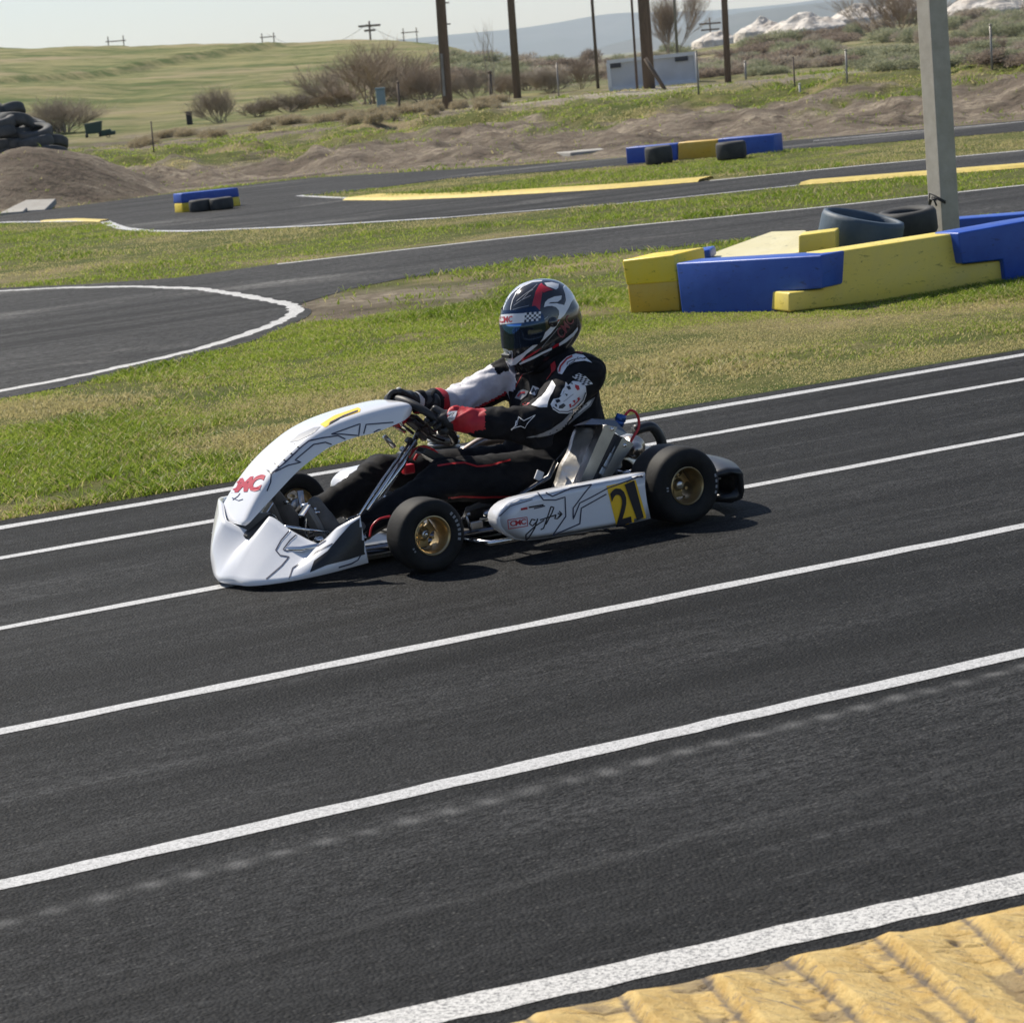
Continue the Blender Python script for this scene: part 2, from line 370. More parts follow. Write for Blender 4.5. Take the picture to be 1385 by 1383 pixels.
# ------------------------------------------------------------------ asphalt
TRK = math.radians(26.2)
def asphalt_mat(name, c1, c2, near=True):
    m, n, b = newmat(name)
    v = coords(n); vt = coords(n, -TRK, (0.10, 1.6, 1)); vf = coords(n, -TRK, (1.0, 9, 1))
    base = mixc(n, ramp(n, noise(n, vt, 1.6, 7, 0.72), .40, .60), c1, c2)
    base = mixc(n, ramp(n, noise(n, coords(n, -TRK, (0.06, 3.0, 1)), 3.1, 6, .7), .56, .68), base, tuple(k * 1.35 for k in c2))
    base = mixc(n, ramp(n, noise(n, coords(n, -TRK, (0.25, 2.2, 1)), 5.5, 5, 0.7), .45, .7), base, tuple(k * 0.62 for k in c1))
    base = mixc(n, ramp(n, noise(n, v, 0.7, 4, .6), .35, .75), base, tuple(k * 0.85 for k in c1))
    base = mixc(n, ramp(n, noise(n, coords(n, -TRK, (0.05, 1.0, 1)), 2.2, 5, .62), .50, .64), base, tuple(k * 0.45 for k in c1))   # darker rubbered bands
    if not near: base = mixc(n, ramp(n, noise(n, coords(n, -.15, (0.35, 1.2, 1)), .55, 4, .6, .5), .58, .72), base, (0.22, 0.215, 0.205))   # pale worn patches
    ag = noise(n, coords(n, -TRK, (0.33, 1, 1)), 105 if near else 60, 4, 0.85)
    base = mixc(n, ramp(n, ag, .42, .56), tuple(k * 0.10 for k in c1), base)
    vo = N(n, 'ShaderNodeTexVoronoi'); vo.inputs['Scale'].default_value = 105; n.links.new(v, vo.inputs['Vector'])
    spk = N(n, 'ShaderNodeSeparateColor'); n.links.new(vo.outputs['Color'], spk.inputs[0])
    pale = ramp(n, spk.outputs[0], .88, .97); inner = ramp(n, vo.outputs['Distance'], .30, .42, (1, 1, 1), (0, 0, 0))
    f = N(n, 'ShaderNodeMath', operation='MULTIPLY'); n.links.new(pale, f.inputs[0]); n.links.new(inner, f.inputs[1])
    f2 = N(n, 'ShaderNodeMath', operation='MULTIPLY'); n.links.new(f.outputs[0], f2.inputs[0]); f2.inputs[1].default_value = 0.22
    base = mixc(n, f2.outputs[0], base, (0.26, 0.25, 0.235))
    if near:   # row of faint scrub dashes left by a tyre along the straight
        a = ground(30, 1243)[:2]; q = ground(1300, 925)[:2]; ang = math.atan2(q[1] - a[1], q[0] - a[0])
        tc = N(n, 'ShaderNodeTexCoord'); vr = N(n, 'ShaderNodeVectorRotate', rotation_type='Z_AXIS'); n.links.new(tc.outputs['Object'], vr.inputs['Vector'])
        vr.inputs['Center'].default_value = (a[0], a[1], 0); vr.inputs['Angle'].default_value = -ang
        sx = N(n, 'ShaderNodeSeparateXYZ'); n.links.new(vr.outputs[0], sx.inputs[0])
        def mth(op, x, y=None, z=None):
            k = N(n, 'ShaderNodeMath', operation=op)
            for i_, q_ in enumerate((x, y, z)):
                if q_ is None: continue
                if isinstance(q_, (int, float)): k.inputs[i_].default_value = q_
                else: n.links.new(q_, k.inputs[i_])
            return k.outputs[0]
        wob = mth('MULTIPLY', mth('SUBTRACT', noise(n, v, 4, 4, .7), .5), .085)
        yy = mth('ADD', mth('SUBTRACT', sx.outputs[1], float(a[1])), wob)
        band = mth('EXPONENT', mth('MULTIPLY', mth('POWER', mth('ABSOLUTE', mth('DIVIDE', yy, .030)), 2.0), -1.0))
        per = mth('ADD', mth('MULTIPLY', mth('SINE', mth('MULTIPLY', mth('ADD', sx.outputs[0], wob), 2 * math.pi / .108)), .5), .5)
        msk = mth('MULTIPLY', mth('MULTIPLY', band, mth('ADD', mth('MULTIPLY', mth('POWER', per, 1.6), .70), .25)), ramp(n, noise(n, v, 2.6, 4, .7), .18, .52))
        base = mixc(n, mth('MULTIPLY', msk, .95), base, (0.105, 0.105, 0.105))
        for off, wd_, am, colr in ((-.62, .02, .18, (.10, .10, .10)), (.95, .05, .14, (.09, .09, .09)), (2.25, .09, .6, (.014, .014, .014)), (1.75, .22, .45, (.016, .016, .016)), (-.95, .25, .5, (.016, .016, .016)), (3.4, .10, .15, (.09, .09, .09)), (.45, .16, .4, (.016, .016, .016)), (2.9, .3, .4, (.018, .018, .018)), (4.4, .2, .4, (.016, .016, .016)), (-1.35, .08, .15, (.085, .085, .085))):
            bb = mth('EXPONENT', mth('MULTIPLY', mth('POWER', mth('ABSOLUTE', mth('DIVIDE', mth('SUBTRACT', yy, off), wd_)), 2.0), -1.0))
            base = mixc(n, mth('MULTIPLY', mth('MULTIPLY', bb, am), ramp(n, noise(n, vt, .8, 3), .3, .65)), base, colr)
    n.links.new(base, b.inputs['Base Color'])
    b.inputs['Roughness'].default_value = 0.78; b.inputs['Specular IOR Level'].default_value = 0.13
    bp = N(n, 'ShaderNodeMath', operation='ADD'); n.links.new(ag, bp.inputs[0])
    mm = N(n, 'ShaderNodeMath', operation='MULTIPLY'); n.links.new(vo.outputs['Distance'], mm.inputs[0]); mm.inputs[1].default_value = -1.2
    n.links.new(mm.outputs[0], bp.inputs[1])
    bump(n, b, bp.outputs[0], 0.7, 0.005)
    return m
m_asph = asphalt_mat("fresh asphalt", (0.023, 0.0235, 0.0245), (0.060, 0.0605, 0.062))
m_asph2 = asphalt_mat("older asphalt", (0.054, 0.054, 0.054), (0.105, 0.104, 0.102), False)
def poly_sheet(name, pts, z, mat, kind='structure', jag=0.0, step=0.25, seed=0):
    P = []
    rr = random.Random(seed)
    n = len(pts)
    for i in range(n):
        a = np.array(pts[i][:2]); b = np.array(pts[(i + 1) % n][:2]); L = np.linalg.norm(b - a); k = max(1, int(L / step)) if L < 60 else 1
        nn = np.array([-(b - a)[1], (b - a)[0]]) / (L + 1e-9)
        for q in range(k):
            p = a + (b - a) * q / k
            if jag and (k > 1): p = p + nn * (rr.random() - .5) * jag * (1 if q else 0)
            P.append((p[0], p[1], z))
    tris = tessellate_polygon([[Vector(p) for p in P]])
    mb = MB(); mb.add(P, [t for t in tris], 0, False)
    me = mb.mesh(name, [mat]); bm = bmesh.new(); bm.from_mesh(me)
    for f in bm.faces:
        f.normal_update()
        if f.normal.z < 0: f.normal_flip()
    bm.to_mesh(me); bm.free()
    o = bpy.data.objects.new(name, me); COL.objects.link(o)
    return tag(o, kind=kind)
u = np.array([math.cos(TRK), math.sin(TRK)]); nrm = np.array([-math.sin(TRK), math.cos(TRK)])
G = lambda *a: [ground(*p)[:2] for p in a]
A0 = ground(0, 705)[:2]; A1 = ground(1385, 473)[:2]
def ext(a, b, k0, k1):
    d = (b - a) / np.linalg.norm(b - a); return a - d * k0, b + d * k1
e0, e1 = ext(A0, A1, 30, 40)
# near edge: beyond the broad white line
N0, N1 = G((440, 1424), (1385, 1238))
n0, n1 = ext(N0, N1, 0, 10); N0 = N0 - (N1 - N0) * .02
K = ground(0, 1202)[:2] - nrm * 1.9
poly_sheet('main_straight', [e0, e1, n1, N0 - nrm * .5, N0 - nrm * 5 - u * 1, K - nrm * 3 - u * 29], 0.004, m_asph, jag=0.035, seed=3)
# middle track with the loop at the left
mid = G((-900, 690), (0, 541), (100, 521), (250, 488), (338, 463), (390, 443), (421, 424), (408, 411), (470, 392), (540, 378), (700, 355), (1100, 316), (1385, 287), (2100, 222),
        (2100, 180), (1385, 250), (1100, 281), (700, 320), (540, 338), (375, 357), (240, 376), (130, 384), (0, 390), (-900, 450))
poly_sheet('middle_track', mid, 0.004, m_asph2, jag=0.06, seed=4)
far_lo = G((-900, 395), (0, 303), (60, 301), (140, 299), (165, 309), (210, 314), (260, 314), (420, 307), (600, 296), (850, 275), (1100, 249), (1385, 226), (2100, 150))
isl_lo = G((2100, 130), (1385, 203), (1160, 224), (955, 245), (830, 256), (660, 265), (490, 270), (410, 266))
isl_hi = G((480, 259), (600, 243), (850, 224), (1050, 205), (1385, 178), (2100, 110))
far_hi = G((2100, 96), (1385, 163), (1050, 192), (850, 213), (700, 224), (420, 241), (200, 266), (0, 292), (-900, 372))
poly_sheet('far_track', far_lo + isl_lo + isl_hi + far_hi, 0.004, m_asph2, jag=0.08, seed=5)

def paint_mat(name, c, worn, sc, thr=(.45, .6)):
    m, n, b = newmat(name); v = coords(n)
    f = ramp(n, noise(n, v, sc, 4, 0.8), *thr)
    cc = mixc(n, f, c, worn); cc = mixc(n, ramp(n, noise(n, coords(n, -TRK, (.6, 12, 1)), 14, 4, .7), .5, .7), cc, tuple(k * .8 for k in c)); n.links.new(cc, b.inputs['Base Color']); b.inputs['Roughness'].default_value = 0.6
    bump(n, b, noise(n, v, sc * 1.2, 3, .7), 0.5, 0.004); return m
m_line = paint_mat("white line paint", (0.52, 0.52, 0.52), (0.15, 0.15, 0.15), 120, (.46, .64))
m_line2 = paint_mat("worn white line paint", (0.58, 0.57, 0.55), (0.12, 0.12, 0.12), 120, (.47, .60))
m_yel = paint_mat("yellow kerb paint", (0.62, 0.47, 0.09), (0.45, 0.34, 0.10), 9, (.4, .7))
def strip(name, pts, wid, z, mat, hgt=0.0, edge=0.006):
    pts = [np.array(p[:2]) for p in pts]; P = []
    for i in range(len(pts) - 1):
        L = np.linalg.norm(pts[i + 1] - pts[i]); k = max(1, min(400, int(L / 0.07)))
        for q in range(k): P.append(pts[i] + (pts[i + 1] - pts[i]) * q / k)
    P.append(pts[-1]); P = np.array(P)
    for _ in range(6 if len(pts) > 2 else 0): P[1:-1] = (P[:-2] + P[1:-1] * 2 + P[2:]) / 4
    T = np.gradient(P, axis=0); T /= np.linalg.norm(T, axis=1)[:, None]; Nn = np.stack([-T[:, 1], T[:, 0]], 1)
    ww = wid / 2 + (np.array([rnd.random() for _ in P]) - .5)[:, None] * edge * 2
    w2 = wid / 2 + (np.array([rnd.random() for _ in P]) - .5)[:, None] * edge * 2
    a = P + Nn * ww; b = P - Nn * w2; n = len(P)
    Vv = np.vstack([np.c_[a, np.full(n, z)], np.c_[b, np.full(n, z)]]); k = np.arange(n - 1)
    Fc = np.stack([k + n, k + 1 + n, k + 1, k], 1)
    if hgt:
        a2 = P + Nn * (ww * .75); b2 = P - Nn * (w2 * .75)
        Vv = np.vstack([np.c_[a, np.full(n, z)], np.c_[a2, np.full(n, z + hgt)], np.c_[b2, np.full(n, z + hgt)], np.c_[b, np.full(n, z)]])
        Fc = np.vstack([np.stack([k + (q + 1) * n, k + 1 + (q + 1) * n, k + 1 + q * n, k + q * n], 1) for q in range(3)])
    o = npmesh(name, Vv, Fc, mat); return tag(o, kind='structure')
def fit(pts, k0, k1):
    a = np.array([ground(*p)[:2] for p in pts]); c = a.mean(0); uu, ss, vv = np.linalg.svd(a - c); d = vv[0] * np.sign(vv[0][0])
    t = (a - c) @ d; return [c + d * (t.min() - k0), c + d * (t.max() + k1)]
strip('white_line', fit([(0, 715), (500, 631), (870, 568), (1385, 481)], 25, 35), 0.092, 0.0056, m_line)
strip('white_line', fit([(0, 755), (285, 709), (920, 593), (1385, 515)], 25, 35), 0.075, 0.0056, m_line)
strip('white_line', fit([(0, 851), (300, 796), (1000, 660), (1385, 589)], 20, 35), 0.066, 0.0056, m_line)
strip('white_line', fit([(0, 991), (692, 852), (1385, 713)], 18, 35), 0.076, 0.0056, m_line)
strip('white_line', fit([(0, 1200), (692, 1042), (1385, 885)], 12, 30), 0.084, 0.0056, m_line)
strip('white_line', fit([(595, 1371), (990, 1284), (1385, 1197)], 0.4, 10), 0.115, 0.0056, m_line2)
strip('loop_line', G((-900, 686), (0, 530), (100, 511), (250, 478), (325, 456), (372, 439), (398, 426), (400, 418), (390, 412), (350, 404), (315, 398), (270, 391), (180, 388), (80, 390), (0, 394), (-900, 455)), 0.11, 0.0056, m_line2, edge=.02)
strip('edge_line', G((375, 358), (540, 339), (700, 321), (1100, 282), (1385, 251), (2100, 182)), 0.10, 0.0056, m_line2)
strip('edge_line', G((-400, 340), (0, 301), (140, 299), (150, 304), (165, 309), (200, 313), (260, 313), (420, 306), (600, 295)), 0.16, 0.0056, m_line, edge=.01)
strip('edge_line', G((1385, 204), (1160, 225), (960, 245)), 0.13, 0.0056, m_line2)
strip('edge_line', G((600, 295), (850, 275), (1100, 249)), 0.10, 0.0056, m_line2)
strip('edge_line', G((404, 265), (440, 267), (486, 269)), 0.13, 0.0056, m_line)
strip('edge_line', G((1100, 191), (1230, 179), (1385, 165), (2100, 99)), 0.12, 0.0056, m_line2)
tag(strip('yellow_kerb', G((490, 268), (560, 268), (660, 264), (830, 254), (955, 244)), 0.62, 0.006, m_yel, 0.03), kind='structure')
strip('yellow_kerb', G((1090, 249), (1180, 242), (1385, 226), (2100, 152)), 0.5, 0.006, m_yel, 0.03)
strip('yellow_kerb', G((60, 300), (100, 298), (142, 300)), 0.16, 0.006, m_yel, 0.02)
# ------------------------------------------------------------------ sandy yellow kerb with raised ribs at the near right
m, n, b = newmat("chipped yellow kerb"); v = coords(n)
c = mixc(n, ramp(n, noise(n, v, 14, 6, .7), .38, .62), (0.50, 0.32, 0.085), (0.64, 0.46, 0.17))
c = mixc(n, ramp(n, noise(n, coords(n, 0.6, (1, 5, 1)), 16, 5, .75, .6), .56, .66), c, (0.21, 0.17, 0.13))
c = mixc(n, ramp(n, noise(n, v, 60, 4, .8), .60, .70), c, (0.26, 0.20, 0.13))
ga = N(n, 'ShaderNodeAttribute', attribute_name='groove_tone'); c = mixc(n, ga.outputs['Fac'], c, (0.13, 0.10, 0.07)); n.links.new(c, b.inputs['Base Color']); b.inputs['Roughness'].default_value = 0.7
bump(n, b, noise(n, v, 45, 6, .75), 0.9, 0.012); m_kerb = m
ka, kb = G((700, 1385), (1385, 1229)); kd = (kb - ka) / np.linalg.norm(kb - ka); kq = np.array([kd[1], -kd[0]])
ribd = G((1110, 1300), (1200, 1383)); ribv = ribd[1] - ribd[0]; 
S1 = np.linspace(-2.0, 2.4, 900); T1 = np.linspace(0, 1.3, 240); SS, TT = np.meshgrid(S1, T1)
sh = (ribv @ kd) / (ribv @ kq); ph = (SS - sh * TT) / 0.176 + 0.35 * (fbm(SS * 2, TT * 2, 2, 5) - .5); fr = ph - np.floor(ph)
rib = np.where(fr < .10, fr / .10, np.clip(1 - (fr - .10) / .62, 0, 1) ** .75) * sstep(.02, .14, TT + .05 * (fbm(ph, TT * 3, 2, 3) - .5))
rib_old = np.clip(np.sin(np.minimum(fr / .45, 1) * math.pi), 0, 1) ** .7 * sstep(.02, .14, TT + .05 * (fbm(ph, TT * 3, 2, 3) - .5))
Zk = 0.006 + 0.020 * sstep(0, .05, TT) + 0.030 * rib + 0.007 * (fbm(SS * 14, TT * 14, 4, 9) - .5)
crack = np.abs(fbm(SS * 5 + 3, TT * 12, 3, 77) - .5); Zk -= 0.007 * (1 - sstep(0, .022, crack)) * (1 - rib)
jag = 0.03 * (fbm(S1 * 6, S1 * 0, 4, 15) - .5); Xk = ka[0] + kd[0] * SS + kq[0] * (TT + jag[None, :] * (1 - sstep(0, .3, TT))); Yk = ka[1] + kd[1] * SS + kq[1] * (TT + jag[None, :] * (1 - sstep(0, .3, TT)))
Zk[0, :] = 0.0
Vk = np.stack([Xk, Yk, Zk], -1).reshape(-1, 3); nT, nS = SS.shape
i, j = np.meshgrid(np.arange(nT - 1), np.arange(nS - 1), indexing='ij')
Fk = np.stack([i * nS + j, (i + 1) * nS + j, (i + 1) * nS + j + 1, i * nS + j + 1], -1).reshape(-1, 4)
ko_ = tag(npmesh('rumble_kerb', Vk, Fk, m_kerb, True), kind='structure')
dk = np.clip((1 - sstep(0, .045, np.minimum(fr, 1 - fr))) * .9 + (1 - sstep(0, .016, crack)) * (1 - rib) * .8 + .6 * sstep(.56, .66, fbm(SS * 9, TT * 22, 3, 44)) * (rib < .3), 0, 1)  # darker at the rib feet, along cracks and in patches between ribs
at_ = ko_.data.attributes.new('groove_tone', 'FLOAT', 'POINT'); at_.data.foreach_set('value', dk.ravel().astype(np.float32))

# ================================================================== BACKGROUND
# ------------------------------------------------------------------ far blue range
m_mtn = M("far hillside scrub", (0.05, 0.06, 0.055), 0.95, c2=(0.08, 0.08, 0.07), sc=0.002)
def mountain(name, ridge, dist, depth, seed):
    # ridge: list of (px, py) skyline points at distance dist
    pts = [atdist(px, py, dist) for px, py in ridge]; xs = np.array([p[0] for p in pts]); zs = np.array([p[2] for p in pts]); ys = np.array([p[1] for p in pts])
    X1 = np.linspace(xs[0], xs[-1], 260); zr = np.interp(X1, xs, zs); yr = np.interp(X1, xs, ys)
    ker = np.ones(9) / 9; zr = np.convolve(np.pad(zr, 4, mode='edge'), ker, 'valid')
    T = np.linspace(-1, 1, 41); V = []
    for t in T:
        prof = (1 - abs(t)) ** 0.8; e = fbm(X1 / (dist * .02) + seed, np.full_like(X1, t * 3.0), 4, seed) - .5
        V.append(np.stack([X1, yr + t * depth, -12 + (zr + 12) * prof * (1 + e * .5 * (abs(t) > 0) * min(1, 4 * abs(t)))], -1))
    V = np.array(V).reshape(-1, 3); n = len(X1)
    i, j = np.meshgrid(np.arange(40), np.arange(n - 1), indexing='ij')
    Fc = np.stack([i * n + j, i * n + j + 1, (i + 1) * n + j + 1, (i + 1) * n + j], -1).reshape(-1, 4)
    return tag(npmesh(name, V, Fc, m_mtn, True), kind='structure')
mountain('distant_hills', [(200, 75), (400, 66), (500, 58), (600, 48), (700, 39), (760, 30), (800, 22), (830, 18), (870, 17), (930, 16), (1000, 12), (1080, 4), (1150, -8), (1300, -30), (1500, -60)], 7200, 900, 3)
mountain('distant_hills', [(700, 92), (780, 76), (820, 62), (880, 47), (940, 36), (985, 20), (1040, 12), (1110, 4), (1165, -2), (1240, -14), (1340, -30), (1500, -50)], 4300, 500, 8)
hz = MB().box((0, 4300, 140), (9000, 9600, 1), 0)
hz = MB(); x0, x1, y0, y1, z0, z1 = -4200, 4200, -60, 8600, -13.0, 330.0
hz.add([(x0, y0, z0), (x1, y0, z0), (x1, y1, z0), (x0, y1, z0), (x0, y0, z1), (x1, y0, z1), (x1, y1, z1), (x0, y1, z1)],
       [(0, 3, 2, 1), (4, 5, 6, 7), (0, 1, 5, 4), (1, 2, 6, 5), (2, 3, 7, 6), (3, 0, 4, 7)], 0, False)
m = bpy.data.materials.new("hazy air"); m.use_nodes = True; n = m.node_tree; n.nodes.clear()
out = N(n, 'ShaderNodeOutputMaterial'); pv = N(n, 'ShaderNodeVolumePrincipled'); pv.inputs['Color'].default_value = (0.74, 0.86, 1.0, 1)
pv.inputs['Density'].default_value = 0.00010; pv.inputs['Anisotropy'].default_value = 0.1
n.links.new(pv.outputs[0], out.inputs['Volume'])
tag(hz.build('haze', m, fix=False), kind='stuff')

# ------------------------------------------------------------------ utility poles
m_wood = M("weathered pole wood", (0.10, 0.075, 0.055), 0.85, c2=(0.17, 0.13, 0.10), sc=12, bs=30, bstr=.5, stretch=(6, 6, .4))
m_steel = M("dull galvanised steel", (0.28, 0.27, 0.25), 0.5, 0.4, c2=(0.2, 0.18, 0.16), sc=3)
m_rust = M("rusty post", (0.12, 0.09, 0.075), 0.8)
m_pale = M("pale fixture", (0.45, 0.43, 0.40), 0.6)
def stand(px, py, lean=1.4):
    q = hit(px, py); return q, math.radians(lean)
def upto(q, px, py, lean):
    # height of the point seen at (px,py) above foot q
    d = math.hypot(q[0], q[1]); return atdist(px, py, d)[2] - q[2]
def pole(px, py, wid_px, hgt, label, group='weathered wooden utility poles', mat=m_wood, lean=1.7, parts=None, name='utility_pole', taper=.75, cat='pole'):
    q = hit(px, py); d = math.hypot(q[0], q[1]); r = wid_px * d / F / 2
    e = empty(name, q); e.rotation_euler = (0, math.radians(lean), 0)
    tag(e, label, cat, group)
    MB().tube([(0, 0, -.5), (0, 0, hgt * .5), (0, 0, hgt)], [r, r * (1 + taper) / 2, r * taper], 14).build('shaft', mat, e)
    if parts: parts(e, r, hgt)
    return e
def crossarm(z, L, t=.12, ins=True):
    def fn(e, r, h):
        MB().box((0, 0, z), (L, t, t), 0).build('crossarm', m_wood, e)
        if ins:
            for k in (-.45, -.2, .2, .45): MB().tube([(k * L, 0, z + t / 2), (k * L, 0, z + t / 2 + .16)], [.05, .035], 8).build('insulator', m_pale, e)
    return fn
def lampfit(e, r, h):
    zc = 5.4
    MB().box((-r - .16, -.1, zc), (.34, .22, .5), 0, bev=.03).build('floodlight', m_pale, e)
    for k in range(5): MB().tube([(r * .9, 0, 2.2 + k * .55), (r + .08, 0, 2.2 + k * .55)], .02, 6).build('step_bolt', m_steel, e)
    MB().box((-r * .5, -r, .9), (.07, .06, 1.1), 0).build('meter_conduit', m_steel, e)
pole(606, 148, 14.5, 9.5, "thick wooden pole with a floodlight near its top, left of the other big poles", parts=lambda e, r, h: lampfit(e, r, h), lean=1.9)
pole(700, 133, 11, 9.5, "plain slim wooden pole standing between the floodlight pole and the white container", parts=crossarm(8.6, 2.0), lean=1.7)
pole(877, 120, 14, 9.5, "thick dark wooden pole in front of the white container", parts=crossarm(8.8, 2.2), lean=1.3)
pole(883, 119, 7, 9.0, "thinner wooden pole strapped close behind the thick one at the white container", lean=1.3)
pole(985, 112, 9, 9.5, "dark wooden pole right of the white container", parts=crossarm(8.8, 2.0), lean=2.2)
pole(809, 120, 4.5, 8.5, "thin brown steel pole left of the white container", group='thin steel poles', mat=m_rust, lean=1.4, name='steel_pole')
pole(862, 122, 3.5, 8.5, "thin steel pole right beside the left end of the white container", group='thin steel poles', mat=m_rust, lean=1.6, name='steel_pole')
pole(918, 104, 4, 7.5, "thin grey steel pole in front of the tall bare tree", group='thin steel poles', mat=m_steel, lean=1.7, name='steel_pole')
q = hit(1146, 100); 
def guy():
    q = hit(905, 121); e = tag(empty('guy_brace', q), "slanting timber brace leaning against the thick pole by the white container", 'brace')
    h = upto(q, 882, 78, 0); MB().tube([(0, 0, -.2), (-.52, 0, h)], .05, 8).build('strut', m_wood, e)
guy()
# far crossarm poles on the skyline and behind
def far_pole(px, py_top, dist, hgt, wpx, label, arm, grp):
    p = atdist(px, py_top, dist); e = tag(empty('crossarm_pole', (p[0], p[1], p[2] - hgt)), label, 'pole', grp)
    r = wpx * dist / F / 2; e.rotation_euler = (0, math.radians(1.5), 0)
    MB().tube([(0, 0, 0), (0, 0, hgt)], [r, r * .8], 8).build('shaft', m_wood, e)
    mb = MB()
    for (z, L) in arm: mb.box((0, 0, hgt - z), (L, r * 1.5, r * 1.7))
    mb.build('crossarm', m_wood, e); return e, p
gp = 'small crossarm poles on the skyline'
fp1 = far_pole(496, 29, 300, 9.5, 3.2, "wooden crossarm pole rising from the crest of the green hill", [(.5, 2.4), (1.0, 1.2)], gp)
fp2 = far_pole(957, 24, 230, 6, 2.5, "dark crossarm pole among the white heaps right of the bare tree", [(.5, 1.8), (1.0, 1.5)], gp)
def hframe(px, py_top, dist, label, s=1.0):
    p = atdist(px, py_top, dist); e = tag(empty('h_frame_pole', (p[0], p[1], p[2] - 3.2 * s)), label, 'power pole', 'tiny twin-post frames on the hill crest'); r = .07
    e.rotation_euler = (0, math.radians(1.5), 0)
    for k in (-.9, .9): MB().tube([(k * s, 0, 0), (k * s, 0, 3.2 * s)], r, 6).build('post', m_wood, e)
    MB().box((0, 0, 2.6 * s), (2.4 * s, .1, .12)).build('crossarm', m_wood, e)
hframe(155, 49, 330, "twin-post power frame on the skyline at far left")
hframe(361, 45, 340, "twin-post power frame on the skyline midway along the green hill", .8)
hframe(553, 38, 340, "twin-post power frame on the skyline right of the crossarm pole", .9)
# thin wires
m_wire = M("cable", (0.12, 0.12, 0.12), 0.6)
def wire(a, b, sag, r, label, n=24):
    a = Vector(a); b = Vector(b); P = [a.lerp(b, k / n) - Vector((0, 0, sag * 4 * (k / n) * (1 - k / n))) for k in range(n + 1)]
    tag(MB().tube(P, r, 5).build('power_line', m_wire), label, 'cable', 'overhead power lines')
wire(atdist(496, 33, 300), atdist(606, 52, 330), 1.2, .022, "thin power line sagging right from the hilltop crossarm pole")
wire(atdist(496, 33, 300), atdist(361, 46, 340), 2.0, .022, "thin power line running left from the hilltop crossarm pole")
# ------------------------------------------------------------------ square concrete post rising out of the barriers
def concrete_post():
    q = ground(1279, 326); q2 = np.array([q[0], q[1], 0]); d = math.hypot(q[0], q[1])
    e = tag(empty('light_post', q2, 0), "tall square grey concrete post standing among the blue and yellow barriers", 'post')
    w_ = 0.165; R = Matrix.Rotation(math.radians(28), 3, 'Z'); tilt = Matrix.Rotation(math.radians(.9), 3, 'Y')
    m = M("cast grey concrete", (0.40, 0.36, 0.30), 0.8, c2=(0.48, 0.44, 0.38), sc=9, bs=60, bstr=.4)
    MB().box(tilt @ Vector((0, 0, 2.3)), (w_ * 1.0, w_, 5.4), 0, rot=tilt @ R, bev=.008).build('shaft', m, e)
    mb = MB(); rr = random.Random(5)
    for k in range(4):
        mb.tube([(-.12, -.09, .28 + .0 * k), (-.15 + rr.random() * .06, -.14 + rr.random() * .05, .32 + rr.random() * .08), (-.1 + rr.random() * .1, -.16, .22 + rr.random() * .12)], .008, 6)
    mb.build('cable_bundle', M("black cable ties", (0.02, 0.02, 0.02), .5), e)
concrete_post()
# ------------------------------------------------------------------ plastic barriers
def plastic(name, c, c2, rough=.42):
    m, n, b = newmat(name); v = coords(n)
    f = ramp(n, noise(n, v, 3.5, 5, .65), .4, .72); cc = mixc(n, f, c, c2)
    cc = mixc(n, ramp(n, noise(n, coords(n, 0, (1.2, 1.2, 3)), 11, 5, .8, .5), .585, .66), cc, tuple(k * .42 for k in c))
    n.links.new(cc, b.inputs['Base Color']); b.inputs['Roughness'].default_value = rough
    bump(n, b, noise(n, v, 18, 4, .6), .25, .006); return m
m_blue = plastic("blue rotomoulded plastic", (0.012, 0.065, 0.38), (0.025, 0.10, 0.46))
m_yell = plastic("faded yellow plastic", (0.76, 0.60, 0.10), (0.68, 0.55, 0.15))
m_yelo = plastic("warm yellow plastic", (0.62, 0.37, 0.03), (0.60, 0.42, 0.08))
m_yelb = plastic("bright yellow plastic", (0.84, 0.60, 0.03), (0.78, 0.60, 0.09))
m_crm = plastic("sun-bleached cream plastic", (0.62, 0.55, 0.30), (0.66, 0.60, 0.38))
def onplane(px, py, A, B):
    d = ray(px, py); nn = np.array([-(B - A)[1], (B - A)[0], 0]); t = ((A - CAMP) @ nn) / (d @ nn); return CAMP + d * t
def block(name, pts, A, B, thick, mats, label, cat, group=None, bev=.012, bands=None):
    A = np.array([A[0], A[1], 0.]); B = np.array([B[0], B[1], 0.]); e_ = (B - A) / np.linalg.norm(B - A)
    ang = math.atan2(e_[1], e_[0]); W3 = [onplane(px, py, A, B) for px, py in pts]
    lo = [((p - A) @ e_, p[2]) for p in W3]; cx = sum(p[0] for p in lo) / len(lo)
    o = MB().prism([(p[0] - cx, p[1]) for p in lo], thick, 0, bev).build(name, mats)
    for p_ in o.data.polygons: p_.use_smooth = True
    o.data.set_sharp_from_angle(angle=math.radians(50))
    o.location = A + e_ * cx; o.rotation_euler = (0, 0, ang); return tag(o, label, cat, group)
gb = 'interlocking barrier blocks around the concrete post'
def gp2(px, py): return ground(px, py)
E0 = gp2(850, 424); E1 = gp2(920, 421)
block('barrier_block', [(848, 385), (853, 424), (920, 421), (916, 380)], E0, E1, .42, m_yelo, "lower orange-yellow block at the left end of the near barrier row", 'barrier', gb)
block('barrier_block', [(841, 352), (847, 386), (916, 381), (912, 344)], E0, E1, .42, m_yelb, "upper bright yellow block on top of the left end of the near barrier row", 'barrier', gb)
A1_ = gp2(924, 423); B1_ = gp2(1112, 420)
block('barrier_block', [(914, 356), (922, 424), (1066, 424), (1066, 394), (1112, 390), (1111, 345)], A1_, B1_, .26, m_blue, "blue stepped barrier block between the yellow end blocks and the long yellow block", 'barrier', gb)
A2_ = gp2(1067, 424); B2_ = gp2(1358, 384)
